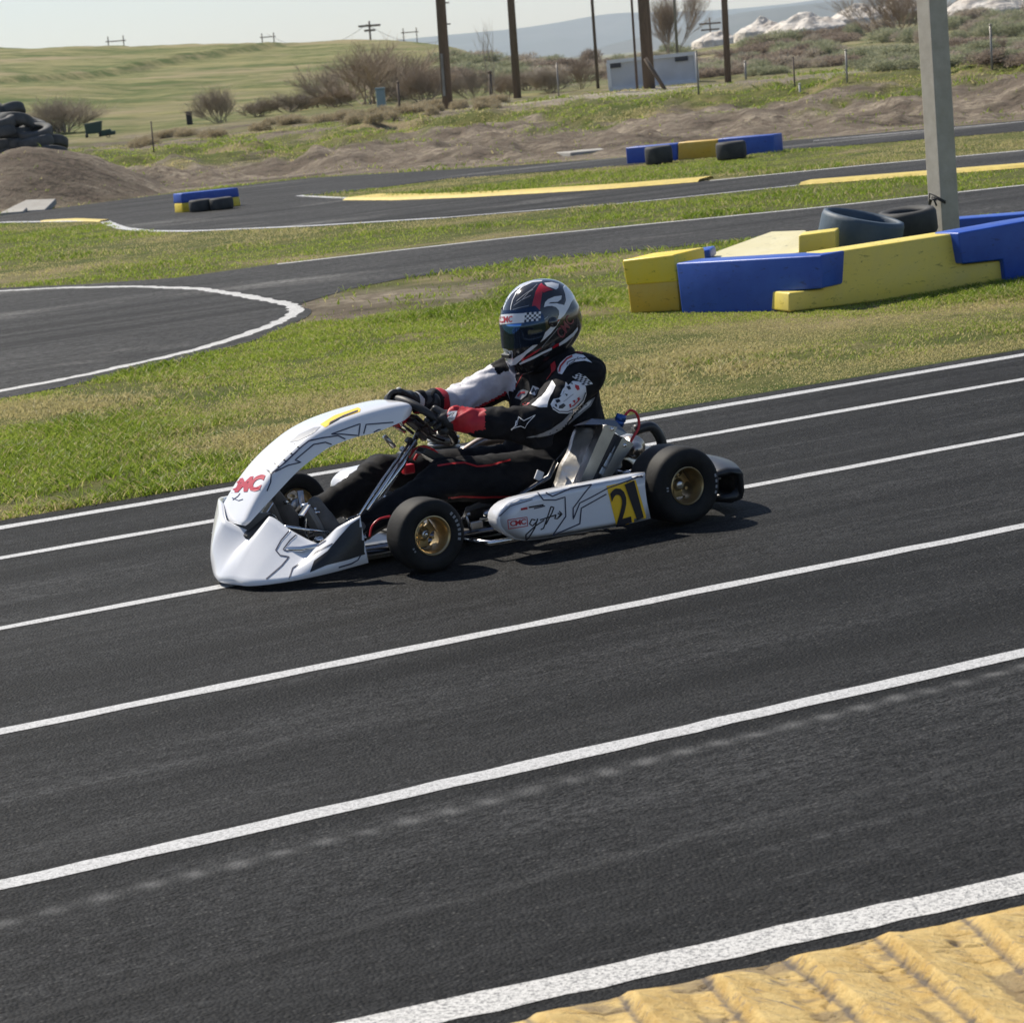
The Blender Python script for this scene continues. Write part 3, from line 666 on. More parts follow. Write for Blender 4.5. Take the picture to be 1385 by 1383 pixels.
block('barrier_block', [(1067, 422), (1067, 396), (1113, 391), (1113, 343), (1295, 315), (1302, 358), (1356, 352), (1358, 385), (1200, 406)], A2_, B2_, .26, m_yell, "long faded yellow barrier block in front of the concrete post", 'barrier', gb)
A3_ = gp2(1300, 394); B3_ = gp2(1480, 366)
block('barrier_block', [(1296, 315), (1303, 357), (1357, 351), (1361, 386), (1480, 368), (1480, 284), (1385, 299)], A3_, B3_, .26, m_blue, "blue stepped barrier block at the right edge beside the long yellow block", 'barrier', gb)
A4_ = gp2(912, 405); B4_ = gp2(960, 402)
block('barrier_block', [(918, 356), (925, 412), (940, 412), (940, 352), (962, 350), (960, 337), (915, 344)], gp2(912, 404), gp2(1010, 396), .3, m_blue, "dark blue barrier block tucked behind the cream slab near the yellow end blocks", 'barrier', gb, bev=.015)
# leaning cream slab (a wedge of faded plastic lying over the row behind)
def slab():
    a = ground(940, 352, .30); bq = ground(1035, 350, .33); 
    P = [ground(938, 351, .235), ground(1040, 349, .235), ground(1097, 338, .25), ground(1090, 311, .31), ground(1043, 313, .30)]
    e = empty('barrier_slab', P[0]); vs = [Vector(p) - Vector(P[0]) for p in P]
    mb = MB(); top = [vs[0], vs[1], vs[2] + Vector((0, 0, .0)), vs[3], vs[4]]
    dz = Vector((0, .02, -.22)); bot = [v + dz for v in top]
    mb.add(top + bot, [(0, 1, 2, 3, 4), (9, 8, 7, 6, 5)] + [(i, i + 5, (i + 1) % 5 + 5, (i + 1) % 5) for i in range(5)], 0, False)
    bpy.data.objects.remove(e)
    o = mb.build('barrier_slab', m_crm); o.location = P[0]
    mod = o.modifiers.new('b', 'BEVEL'); mod.width = .012; mod.segments = 3
    tag(o, "cream sun-bleached plastic slab tilted behind the blue stepped block", 'barrier', gb)
slab()
block('barrier_block', [(1080, 345), (1080, 318), (1130, 312), (1130, 340)], gp2(1080, 392), gp2(1130, 388), .26, m_yell, "small visible end of a yellow block between the cream slab and the slanted tyre", 'barrier', gb)
block('barrier_block', [(1215, 304), (1222, 345), (1500, 305), (1500, 276), (1390, 289), (1300, 296)], gp2(1215, 330), gp2(1500, 300), .3, m_blue, "blue barrier block behind the concrete post with a pale scuffed top", 'barrier', gb)
# ------------------------------------------------------------------ tyres
m_tyre = M("old tyre rubber", (0.022, 0.023, 0.025), 0.75, c2=(0.05, 0.05, 0.05), sc=6, bs=25, bstr=.3)
m_tyreb = M("dark blue painted tyre", (0.035, 0.062, 0.095), 0.6, c2=(0.055, 0.085, 0.12), sc=7, bs=22, bstr=.4, bd=.01)
def tyre_prof(R, w_, rin):
    h = w_ / 2; return [(rin, -h * .55), (rin + .02, -h * .85), (R * .8, -h), (R * .93, -h * .93), (R, -h * .68), (R * 1.005, 0), (R, h * .68), (R * .93, h * .93), (R * .8, h), (rin + .02, h * .85), (rin, h * .55), (rin + .03, h * .4), (R * .88, h * .3), (R * .9, 0), (R * .88, -h * .3), (rin + .03, -h * .4), (rin, -h * .55)]
def tyre(name, loc, R, w_, rin, label, grp, mat=m_tyre, rot=(0, 0, 0), cat='tyre'):
    o = MB().lathe(tyre_prof(R, w_, rin), 40, 0, 'z').build(name, mat); o.location = loc; o.rotation_euler = rot
    return tag(o, label, cat, grp)
gt = 'tyres lying among the barrier blocks'
p = atdist(1150, 322, 18.6)
def wide_tyre():
    # a wide dark blue tyre lying on the row behind, its open mouth tipped up to the right
    base = onplane(1160, 338, np.array([*gp2(1100, 385)[:2], 0.]), np.array([*gp2(1225, 375)[:2], 0.]))
    mb = MB(); prof = [(.15, -.15), (.235, -.15), (.250, -.13), (.256, 0.0), (.254, .11), (.246, .135), (.225, .14), (.212, .125), (.218, .08), (.225, -.10), (.15, -.12), (.15, -.15)]
    mb.lathe(prof, 48, 0, 'z'); o = mb.build('wide_tyre', m_tyreb); o.location = (base[0] + .06, base[1] + .3, .265); o.rotation_euler = (math.radians(5), math.radians(15), 0); o.scale = (1.12, 1.1, 1.12)
    tag(o, "wide dark blue tyre lying slanted between the cream slab and the post", 'tyre', gt)
wide_tyre()
b_ = ground(1240, 345); tyre('old_tyre', (b_[0] + .02, b_[1] + .45, .21), .22, .2, .12, "black tyre lying flat between the wide blue tyre and the concrete post", gt, rot=(math.radians(4), math.radians(-3), 0))
# the barrier on the infield at the right
gf = 'blocks of the blue and yellow barrier on the infield'
FA = ground(847, 222); FB = ground(1048, 207)
block('barrier_block', [(846, 200), (848, 222), (916, 218), (916, 194)], FA, FB, .28, m_blue, "blue block at the left end of the infield barrier, black tyre leaning on it", 'barrier', gf, bev=.015)
block('barrier_block', [(917, 193), (917, 218), (970, 214), (970, 189)], FA, FB, .28, m_yelo, "orange-yellow middle block of the infield barrier", 'barrier', gf, bev=.015)
block('barrier_block', [(971, 188), (971, 214), (1048, 208), (1046, 182)], FA, FB, .28, m_blue, "blue block at the right end of the infield barrier", 'barrier', gf, bev=.015)
p = ground(892, 222); tyre('tyre_stack', (p[0], p[1] + .0, .13), .20, .26, .12, "black tyre lying in front of the left blue block of the infield barrier", 'tyres in front of the infield barrier')
p = ground(990, 216); tyre('tyre_stack', (p[0], p[1] + .0, .13), .215, .25, .12, "black tyre lying in front of the right blue block of the infield barrier", 'tyres in front of the infield barrier')
# the barrier standing on the far track at the left
gl = 'barrier on the far track'
LA = ground(246, 288); LB = ground(326, 278)
block('barrier_block', [(245, 262), (246, 275), (324, 266), (322, 254)], LA, LB, .3, m_blue, "long blue block laid on top of the yellow block on the far track", 'barrier', gl, bev=.015)
block('barrier_block', [(246, 275), (247, 288), (326, 279), (324, 266)], LA, LB, .28, m_yelb, "yellow block under the blue one on the far track", 'barrier', gl, bev=.015)
for k, px in enumerate((273, 301)):
    p = ground(px, 286.0 - k * 2.5); tyre('track_tyre', (p[0], p[1] - .04, .09), .17, .17, .1, ("left" if k == 0 else "right") + " one of two black tyres leaning on the yellow block on the far track", 'tyres against the far track barrier', rot=(0, 0, math.radians(8)))
# ------------------------------------------------------------------ tyre pile on the heap at the left
m_tyre2 = M("dusty big tyre rubber", (0.045, 0.05, 0.053), 0.8, c2=(0.10, 0.10, 0.098), sc=4, bs=14, bstr=.5)
proto = MB().lathe(tyre_prof(.36, .22, .19), 30, 0, 'z').build('pile_tyre', m_tyre2)
rt = random.Random(12); first = True
for px, nl, dd in [(-26, 4, 57.2), (0, 4, 57), (27, 4, 57.2), (53, 3, 57), (78, 1, 56.8), (-14, 5, 58), (14, 5, 58), (40, 4, 58), (66, 2, 57.8)]:
    p0 = atdist(px, 207, dd); z0 = max(tz(p0[0], p0[1]) + .1, p0[2])
    for k in range(nl):
        o = proto if first else proto.copy()
        if not first: COL.objects.link(o)
        first = False; o.location = (p0[0] + rt.uniform(-.10, .10), p0[1] + rt.uniform(-.1, .1), z0 + .205 * k); top = (k == nl - 1)
        o.rotation_euler = (math.radians(rt.uniform(-7, 7)), math.radians(rt.uniform(-9, 9) + (22 if top else 0)), rt.random() * 6); s_ = rt.uniform(.9, 1.08); o.scale = (s_, s_, s_)
        wh = 'top' if top else ('foot' if k == 0 else 'middle')
        tag(o, "big dusty black tyre at the %s of a stack behind the soil mound" % wh, 'tyre', 'tyres at the %s of the stacked pile' % wh)
# ------------------------------------------------------------------ white container behind the pole
m_cont = M("white painted corrugated steel", (0.80, 0.80, 0.82), 0.5, c2=(0.72, 0.72, 0.73), sc=2)
def container():
    A = hit(826, 124); B = hit(944, 117); d = math.hypot(A[0], A[1])
    B = atdist(944, 117, d - .05); A = atdist(826, 124, d); L = math.hypot(B[0] - A[0], B[1] - A[1]); hgt = 40 * d / F
    e = tag(empty('shipping_container', (A[0], A[1], A[2]), math.atan2(B[1] - A[1], B[0] - A[0])), "white corrugated container standing behind the thick pole on the far side of the berm", 'container')
    mb = MB(); n = 54; P = []
    for k in range(n * 4 + 1):
        x = L * k / (n * 4); P.append((x, (-.03 if (k % 4) in (0, 1) else 0.0)))
    mb.loft([[(x, y, 0.06) for x, y in P], [(x, y, hgt - .06) for x, y in P]], 0, smooth=False)
    mb.box((L / 2, .62, hgt / 2), (L - .04, 1.2, hgt - .08), 0); mb.build('body', m_cont, e, fix=False)
    MB().box((L / 2, -.01, .04), (L + .06, .12, .12)).box((L / 2, -.01, hgt - .02), (L + .06, .12, .10)).box((0, -.01, hgt / 2), (.10, .12, hgt - .12)).box((L, -.01, hgt / 2), (.10, .12, hgt - .12)).build('frame', m_cont, e)
    mm = M("dark vent", (0.06, 0.06, 0.07), .6)
    for x in (.07, .84): MB().box((L * x, -.045, hgt * .84), (.36, .03, .13)).build('vent', mm, e)
container()
# ------------------------------------------------------------------ small things beyond the berm
m_cab = M("blue-grey painted cabinet", (0.22, 0.30, 0.33), .6); m_dgreen = M("dark green paint", (0.015, 0.05, 0.035), .6, c2=(0.03, 0.06, 0.05), sc=2); m_dark = M("dark weathered metal", (0.03, 0.032, 0.035), .7)
q = hit(517, 150); d = math.hypot(q[0], q[1]); w_ = 12 * d / F; h_ = 28 * d / F
e = tag(empty('utility_cabinet', q), "upright blue-grey utility cabinet left of the floodlight pole", 'cabinet')
MB().box((0, 0, h_ * .5), (w_, w_ * .7, h_), 0, bev=.03).build('body', m_cab, e); MB().box((0, 0, h_ + .03), (w_ * 1.12, w_ * .85, .06), 0, bev=.01).build('cap', m_cab, e)
MB().box((0, -w_ * .36, h_ * .5), (w_ * .8, .02, h_ * .8), 0, bev=.008).build('door', m_cab, e)
q = hit(128, 186); d = math.hypot(q[0], q[1]); k = d / F
e = tag(empty('green_bin', q), "dark green skip on legs at the foot of the green hill", 'skip')
MB().prism([(-11 * k, 5 * k), (-12 * k, 19 * k), (12 * k, 21 * k), (11 * k, 19 * k), (9 * k, 5 * k)], 10 * k, 0, .02).build('bin_body', m_dgreen, e)
MB().tube([(-10 * k, 0, 0), (-10 * k, 0, 6 * k)], .05, 6).build('leg', m_dark, e); MB().tube([(8 * k, 0, 0), (8 * k, 0, 6 * k)], .05, 6).build('leg', m_dark, e)
q = hit(147, 186); e = tag(empty('small_trailer', q), "low dark green trailer right of the green skip", 'trailer')
MB().prism([(-9 * k, 2 * k), (-9 * k, 10 * k), (3 * k, 11 * k), (4 * k, 8 * k), (9 * k, 8 * k), (9 * k, 3 * k)], 8 * k, 0, .02).build('body', m_dgreen, e)
MB().lathe([(.05, -.06), (2.6 * k, -.08), (2.6 * k, .08), (.05, .06)], 16, 0, 'y', (0, -.1, 2.6 * k)).build('wheel', m_dark, e)
q = hit(80, 178); e = tag(empty('dark_crate', q), "dark boxy crate behind the tyre pile below the bare bushes", 'crate')
MB().box((0, 0, 6 * k), (17 * k, .5, 12 * k), 0, bev=.03).build('body', m_dark, e); MB().box((0, -.02, 12.4 * k), (18.5 * k, .56, .05)).build('lid', m_dark, e)
q = hit(257, 169); e = tag(empty('dark_post', q), "short thick dark post on the flat before the green hill", 'post')
MB().box((0, 0, 8.5 * k), (8 * k, 8 * k, 18 * k), 0, bev=.03).build('shaft', m_dark, e); MB().box((0, 0, 18 * k), (9.6 * k, 9.6 * k, 2 * k), 0, bev=.02).build('cap', m_dark, e)
# pale concrete slabs left on the soil
m_slab = M("broken pale concrete", (0.36, 0.35, 0.32), .85, c2=(0.30, 0.28, 0.25), sc=4, bs=12, bstr=.5)
def slabthing(px, py, poly, th, label, tilt=0):
    q = hit(px, py); o = MB().prism(poly, .1, 0, .02).build('concrete_slab', m_slab)
    o.data.transform(Matrix.Rotation(math.radians(-90 + tilt), 4, 'X')); o.location = (q[0], q[1], q[2] + .04); tag(o, label, 'slab', 'pale concrete slabs on the soil')
slabthing(38, 287, [(-.45, 0), (.3, -.1), (.42, .5), (-.1, .62), (-.3, .3)], .1, "pale broken concrete slab at the foot of the soil heap", 14)
slabthing(16, 290, [(-.22, 0), (.2, -.05), (.22, .3), (-.1, .35)], .1, "small pale slab chunk at the left edge below the soil heap", 8)
slabthing(800, 207, [(-.35, 0), (.5, -.2), (.35, 1.5), (-.4, 2.6), (-.7, 1.2)], .1, "flat grey concrete apron on the bare soil left of the infield barrier", 0)
# ------------------------------------------------------------------ fence posts and wire along the berm
gfp = 'thin posts of the wire fence'
for (px, py, top, wd, lab, mt) in [(1146, 112, 68, 2.6, "thin pale fence post above the dirt bank right of the container", m_steel), (1342, 95, 34, 3.0, "thin pale fence post right of the square concrete post", m_steel), (945, 128, 70, 2.6, "thin grey fence post at the right end of the container", m_steel),
        (756, 132, 86, 2.2, "thin fence post between the slim pole and the container", m_steel), (665, 136, 98, 5.0, "short grey timber post right of the floodlight pole", m_wood), (541, 152, 112, 3.5, "short weathered timber post left of the floodlight pole", m_wood),
        (1282, 100, 50, 4.0, "pale fence post just behind the square concrete post", m_steel), (208, 205, 165, 1.8, "thin brown stake on the bank right of the soil heap", m_rust), (1075, 118, 78, 2.2, "thin dull fence post on the green bank", m_rust), (1009, 108, 84, 3, "short pale post by the dirt road", m_steel), (1082, 126, 114, 3, "tiny white marker stake on the green bank", m_pale)]:
    q = hit(px, py); d = math.hypot(q[0], q[1]); h = upto(q, px - (py - top) * .07, top, 0); r = wd * d / F / 2
    e = tag(empty('fence_post', q), lab, 'post', gfp); e.rotation_euler = (0, math.radians(1.5), 0)
    MB().tube([(0, 0, -.3), (0, 0, h)], r, 8).build('shaft', mt, e); MB().ellipsoid((0, 0, h), (r * 1.3, r * 1.3, r)).build('cap', mt, e)

# ------------------------------------------------------------------ bare shrubs and trees
def twig_mat(name, c, c2):
    m, n, b = newmat(name); v = coords(n); n.links.new(mixc(n, ramp(n, noise(n, v, 2.5, 3), .35, .65), c, c2), b.inputs['Base Color']); b.inputs['Roughness'].default_value = .9
    b.inputs['Specular IOR Level'].default_value = .1
    tr = N(n, 'ShaderNodeBsdfTranslucent'); n.links.new(b.inputs['Base Color'].links[0].from_socket, tr.inputs['Color']); ms = N(n, 'ShaderNodeMixShader'); ms.inputs[0].default_value = .3
    o_ = [q for q in n.nodes if q.type == 'OUTPUT_MATERIAL'][0]; n.links.new(b.outputs[0], ms.inputs[1]); n.links.new(tr.outputs[0], ms.inputs[2]); n.links.new(ms.outputs[0], o_.inputs[0]); return m
m_twig = twig_mat("bare brown twigs", (0.36, 0.31, 0.25), (0.48, 0.42, 0.34))
m_twigr = twig_mat("bare reddish twigs", (0.38, 0.31, 0.24), (0.50, 0.42, 0.33))
m_sage = twig_mat("straw weeds", (0.40, 0.33, 0.22), (0.52, 0.45, 0.32)) if False else twig_mat("grey-green sagebrush", (0.27, 0.29, 0.18), (0.42, 0.41, 0.28))
m_sagd = twig_mat("dark brown brush", (0.25, 0.20, 0.16), (0.36, 0.30, 0.24))
m_weed = twig_mat("dry straw weeds", (0.36, 0.30, 0.19), (0.50, 0.43, 0.30))
def branches(seed, H_, spread, depth, nb, r0, upw=.55, start=6, trunk=0.0, wob=.25):
    rr = random.Random(seed); V = []; Fc = []
    def seg(a, b, ra, rb):
        t = (b - a); 
        if t.length < 1e-6: return
        t.normalize(); x = t.orthogonal().normalized(); y = t.cross(x); o = len(V)
        for p, r in ((a, ra), (b, rb)):
            for k in range(3):
                th = 2 * math.pi * k / 3; V.append(p + (x * math.cos(th) + y * math.sin(th)) * r)
        for k in range(3): Fc.append((o + k, o + (k + 1) % 3, o + 3 + (k + 1) % 3, o + 3 + k))
    def grow(p, d, L, r, lev):
        q = p
        for s in range(3):
            d2 = (d + Vector((rr.uniform(-wob, wob), rr.uniform(-wob, wob), rr.uniform(-wob * .6, wob * .9)))).normalized()
            q2 = q + d2 * L / 3; seg(q, q2, r * (1 - s * .2), r * (1 - (s + 1) * .2)); q = q2; d = d2
            if lev < depth and (s > 0 or lev > 0):
                for k in range(nb if s == 2 else max(1, nb - 1)):
                    nd2 = (d + Vector((rr.uniform(-1, 1), rr.uniform(-1, 1), rr.uniform(-.3, 1) * upw)) * spread).normalized()
                    grow(q, nd2, L * rr.uniform(.5, .8), r * .55, lev + 1)
    for k in range(start):
        th = rr.random() * 6.28; lean = rr.uniform(.05, 1.5) * (1 if not trunk else .2)
        d = Vector((math.cos(th) * lean, math.sin(th) * lean, 1)).normalized()
        grow(Vector((rr.uniform(-.1, .1) * H_ * (0 if trunk else 1), rr.uniform(-.1, .1) * H_ * (0 if trunk else 1), -.05)), d, H_ * rr.uniform(.38, .5), r0, 0)
    V = np.array([tuple(v) for v in V]); Fc = np.array(Fc); hgt = V[:, 2].max(); V *= H_ / hgt; return V, Fc
def bush(seed, W_, H_, nst, mat, name):
    # dense low brush: many fine stems and leaf flecks through an uneven dome
    rr = np.random.default_rng(seed); n = nst
    lobes = rr.uniform(-.5, .5, (7, 3)) * [W_ * .85, W_ * .6, H_ * .3]; lobes[:, 2] = abs(lobes[:, 2]); li = rr.integers(0, 7, n)
    dirs = rr.normal(size=(n, 3)); dirs[:, 2] = abs(dirs[:, 2]); dirs /= np.linalg.norm(dirs, axis=1)[:, None]
    rad = rr.uniform(.25, 1, n) ** .5; s = np.array([W_ * .27, W_ * .24, H_ * .62])
    p = lobes[li] + dirs * rad[:, None] * s; L = .09 * H_ + .16 * H_ * rr.random(n)
    t = dirs + rr.normal(size=(n, 3)) * .7; t /= np.linalg.norm(t, axis=1)[:, None]; x = np.cross(t, rr.normal(size=(n, 3))); x /= np.linalg.norm(x, axis=1)[:, None]
    wv = .018 * H_
    a = p - x * wv; b = p + x * wv; c = p + t * L[:, None]
    V = np.stack([a, b, c], 1).reshape(-1, 3); Fc = np.arange(3 * n).reshape(-1, 3); return V, Fc
protos = {}
def proto_branch(key, *a, **k):
    V, Fc = branches(*a, **k); protos[key] = (V, Fc); return key
proto_branch('tallbush', 3, 1.0, .6, 3, 3, .009, start=15, wob=.2)
proto_branch('bush2', 4, 1.0, .7, 3, 3, .009, start=20, wob=.2)
proto_branch('bush3', 5, 1.0, .8, 3, 3, .010, start=26, upw=.4)
proto_branch('tree', 9, 1.0, .5, 4, 3, .010, start=4, trunk=1, upw=1.0)
proto_branch('sapling', 11, 1.0, .35, 3, 2, .010, start=2, trunk=1, wob=.12)
meshcache = {}
def plant(kind, px, py, top, wpx, mat, name, label, cat, group=None, at=None, sink=.1, seed=0):
    q = hit(px, py) if at is None else np.array([*atdist(px, py, at)[:2], tz(*atdist(px, py, at)[:2])]); d = math.hypot(q[0], q[1])
    h = max(.3, (py - top) * d / F); wd = wpx * d / F
    key = (kind, mat.name)
    if key not in meshcache:
        if kind.startswith('sage'):
            V, Fc = bush(int(kind[4:]), 1.0, 1.0 * .7, 1700, mat, name); V[:, 2] *= 1 / max(V[:, 2].max(), .1)
        else: V, Fc = protos[kind]
        V = V.copy(); ex = np.percentile(np.abs(V[:, 0]), 97) * 2; V[:, 0] /= ex; V[:, 1] /= ex
        o = npmesh(name, V, Fc, mat); meshcache[key] = o.data
    else:
        o = bpy.data.objects.new(name, meshcache[key]); COL.objects.link(o)
    o.name = name; o.location = (q[0], q[1], q[2] - sink * .3); o.scale = (wd, wd, h); o.rotation_euler = (0, 0, (seed * 2.4) % 6.28)
    return tag(o, label, cat, group)
gb2 = 'leafless brown bushes along the foot of the hill'
plant('tallbush', 500, 142, 46, 185, m_twigr, 'bare_bush', "largest leafless reddish-brown bush below the hilltop crossarm pole", 'bush', gb2, at=92)
plant('bush2', 300, 162, 104, 75, m_twig, 'bare_bush', "dark rounded leafless bush at the hill foot, right of the short dark post", 'bush', gb2, at=93)
plant('bush3', 85, 178, 120, 100, m_twig, 'bare_bush', "pale leafless bush above the tyre pile at the far left", 'bush', gb2, at=95)
plant('bush2', 395, 152, 118, 90, m_twig, 'bare_bush', "low wide leafless bush directly left of the big reddish bush", 'bush', gb2, at=95, seed=2)
for k, (px, py, top, wp, kd, lb) in enumerate([(575, 138, 78, 70, 'bush3', "leafless bush immediately left of the floodlight pole"), (640, 125, 72, 70, 'tallbush', "leafless bush immediately right of the floodlight pole"), (690, 122, 80, 60, 'bush2', "leafless bush behind the slim wooden pole"),
        (745, 112, 68, 60, 'bush3', "leafless bush midway between the slim pole and the container"), (785, 108, 56, 50, 'tallbush', "spiky leafless bush behind the thin brown steel pole"), (545, 150, 118, 80, 'bush3', "low twiggy bush around the blue-grey cabinet"), (450, 155, 122, 80, 'bush2', "low twiggy bush under the big reddish bush"), (350, 160, 132, 60, 'bush3', "small twiggy bush at the hill foot"), (540, 140, 60, 110, 'bush3', "hazy bare bush between the largest reddish bush and the utility cabinet"), (455, 145, 84, 110, 'tallbush', "hazy bare bush overlapping the left of the largest reddish bush"), (620, 128, 90, 120, 'bush2', "wide dark brush just behind the floodlight pole"), (715, 118, 84, 110, 'bush3', "wide brown brush right of the slim wooden pole"), (425, 152, 122, 110, 'bush3', "low spreading brush right of the dark rounded bush")]):
    plant(kd, px, py, top, wp, m_twig if k % 2 else m_twigr, 'bare_bush', lb, 'bush', gb2, at=88 + k, seed=k + 3)
plant('tree', 910, 90, -35, 95, m_twigr, 'bare_tree', "tall leafless tree behind the right end of the white container", 'tree', at=125)
plant('sapling', 668, 132, 20, 32, m_twig, 'bare_sapling', "thin leafless sapling between the floodlight pole and the slim pole", 'tree', at=82)
plant('tallbush', 1215, 70, -30, 130, m_twigr, 'bare_tree', "large leafless reddish bush behind the square concrete post", 'tree', at=150, seed=7)
gs = 'grey scrub bushes on the slope at the right'
rs = random.Random(4)
scr = []
for k in range(262):
    t = rs.random(); px = 600 + 850 * rs.random(); base = 118 - (px - 620) * .040; py = base - rs.random() ** 1.2 * (78 if px > 950 else 50) * (1 if px > 760 else .7)
    scr.append((px, py))
scr += [(1290, 66), (1320, 60), (1180, 44), (1150, 50), (1100, 52), (1040, 60), (1230, 58), (1375, 40), (1090, 92), (1120, 88), (1020, 96), (1060, 90), (970, 92), (1170, 78), (1375, 28), (1350, 84), (760, 95), (830, 90), (800, 78)]
scr.sort(key=lambda q: q[1])
def scrub_label(mt, px, py):
    zone = 'left of the white container' if px < 820 else ('behind the white container' if px < 960 else ('between container and concrete post' if px < 1245 else 'right of the concrete post'))
    hi = 'high' if py < 118 - (px - 620) * .040 - 30 else 'low'
    kd = {m_sage.name: 'grey-green sagebrush', m_sagd.name: 'dark brown scrub bush', m_twig.name: 'pale twiggy scrub bush'}[mt.name]
    return ("%s %s on the slope %s" % (kd, hi + ' down' if hi == 'low' else 'high up', zone)).replace('low down', 'low down'), 'bush', "%s bushes %s" % (kd.replace(' bush', ''), ('low ' if hi == 'low' else 'high ') + zone)
for k, (px, py) in enumerate(scr):
    big = rs.random(); hgt = 9 + 15 * big; wd = 34 + 50 * rs.random()
    q = hit(px, py)
    mt = [m_sage, m_sagd, m_sage, m_twig][k % 4]
    plant(['sage1', 'sage2', 'sage3', 'sage4'][k % 4], px, py, py - hgt, wd, mt, 'scrub_bush', *scrub_label(mt, px, py), seed=k)
for k in range(40):   # tawny dead weeds along the top of the bank at the left
    px = 190 + 480 * rs.random(); py = np.interp(px, [190, 400, 600, 700], [200, 178, 158, 145]) - rs.random() * 14
    plant('sage%d' % (k % 4 + 1), px, py, py - 6 - 7 * rs.random(), 26 + 20 * rs.random(), m_weed, 'dry_weed', "low tawny clump of dead weeds along the top of the bank below the green hill", 'weed', 'dead weed clumps on the bank', seed=k)
# ------------------------------------------------------------------ white heaps on the skyline at the right
m_white = M("white crushed rubble", (0.74, 0.69, 0.62), .9, c2=(0.42, 0.37, 0.32), sc=.9, bs=2.0, bstr=.8, bd=.25)
for k, (px, py, wpx, hpx, lb) in enumerate([(1090, 34, 120, 26, "widest white rubble heap, in the middle of the skyline row"), (1030, 36, 80, 18, "low white rubble heap left of the widest one"), (1160, 20, 90, 22, "white rubble heap right of the widest one, above the dark brush"), (1215, 12, 90, 26, "white rubble heap partly behind the reddish bush"), (1330, 12, 140, 34, "white rubble heap right of the square post at the top edge"), (968, 48, 70, 14, "small white rubble heap behind the dark pole"), (1400, 6, 100, 30, "white rubble heap at the right edge of the skyline")]):
    dd = 205 + k * 3; p = atdist(px, py, dd); W_ = wpx * dd / F / 2; H_ = hpx * dd / F; a = np.linspace(-1, 1, 70); XX, YY = np.meshgrid(a, a); r = np.hypot(XX, YY)
    ZZ = H_ * (np.clip(1 - r, 0, 1) ** .75) * (1 + .9 * (fbm(XX * 3 + k, YY * 3, 4, 30 + k) - .5)) - 1.2 * (r > .95) - .4
    base = min(tz(p[0], p[1]), p[2]); V = np.stack([XX * W_, YY * W_ * .8, ZZ], -1).reshape(-1, 3); i, j = np.meshgrid(np.arange(69), np.arange(69), indexing='ij')
    o = npmesh('rubble_heap', V, np.stack([i * 70 + j, i * 70 + j + 1, (i + 1) * 70 + j + 1, (i + 1) * 70 + j], -1).reshape(-1, 4), m_white, True)
    o.location = (p[0], p[1], p[2] - .1); tag(o, lb, 'rubble heap', 'white rubble heaps on the skyline')

# ------------------------------------------------------------------ grass
def in_poly(x, y, poly):
    c = np.zeros(len(x), bool); n = len(poly)
    for i in range(n):
        x1, y1 = poly[i][:2]; x2, y2 = poly[(i + 1) % n][:2]
        k = ((y1 > y) != (y2 > y)) & (x < (x2 - x1) * (y - y1) / ((y2 - y1) + 1e-12) + x1); c ^= k
    return c
far_poly = far_lo + isl_lo + isl_hi + far_hi
def in_asphalt(x, y):
    # the straight (far edge) or the other tracks
    s = (x - A0[0]) * nrm[0] + (y - A0[1]) * nrm[1]
    return (s < 0.0) | in_poly(x, y, mid) | in_poly(x, y, far_poly)
m, n, b = newmat("grass blades"); v = coords(n)
at = N(n, 'ShaderNodeAttribute', attribute_name='tint'); c = mixc(n, at.outputs['Fac'], (0.15, 0.235, 0.018), (0.40, 0.47, 0.08))
at2 = N(n, 'ShaderNodeAttribute', attribute_name='dry'); c = mixc(n, at2.outputs['Fac'], c, (0.54, 0.45, 0.24))
n.links.new(c, b.inputs['Base Color']); b.inputs['Roughness'].default_value = .5; b.inputs['Specular IOR Level'].default_value = .35
tr = N(n, 'ShaderNodeBsdfTranslucent'); n.links.new(c, tr.inputs['Color']); ms = N(n, 'ShaderNodeMixShader'); ms.inputs[0].default_value = .5
outn = [q for q in n.nodes if q.type == 'OUTPUT_MATERIAL'][0]
n.links.new(b.outputs[0], ms.inputs[1]); n.links.new(tr.outputs[0], ms.inputs[2]); n.links.new(ms.outputs[0], outn.inputs[0]); m_grass = m
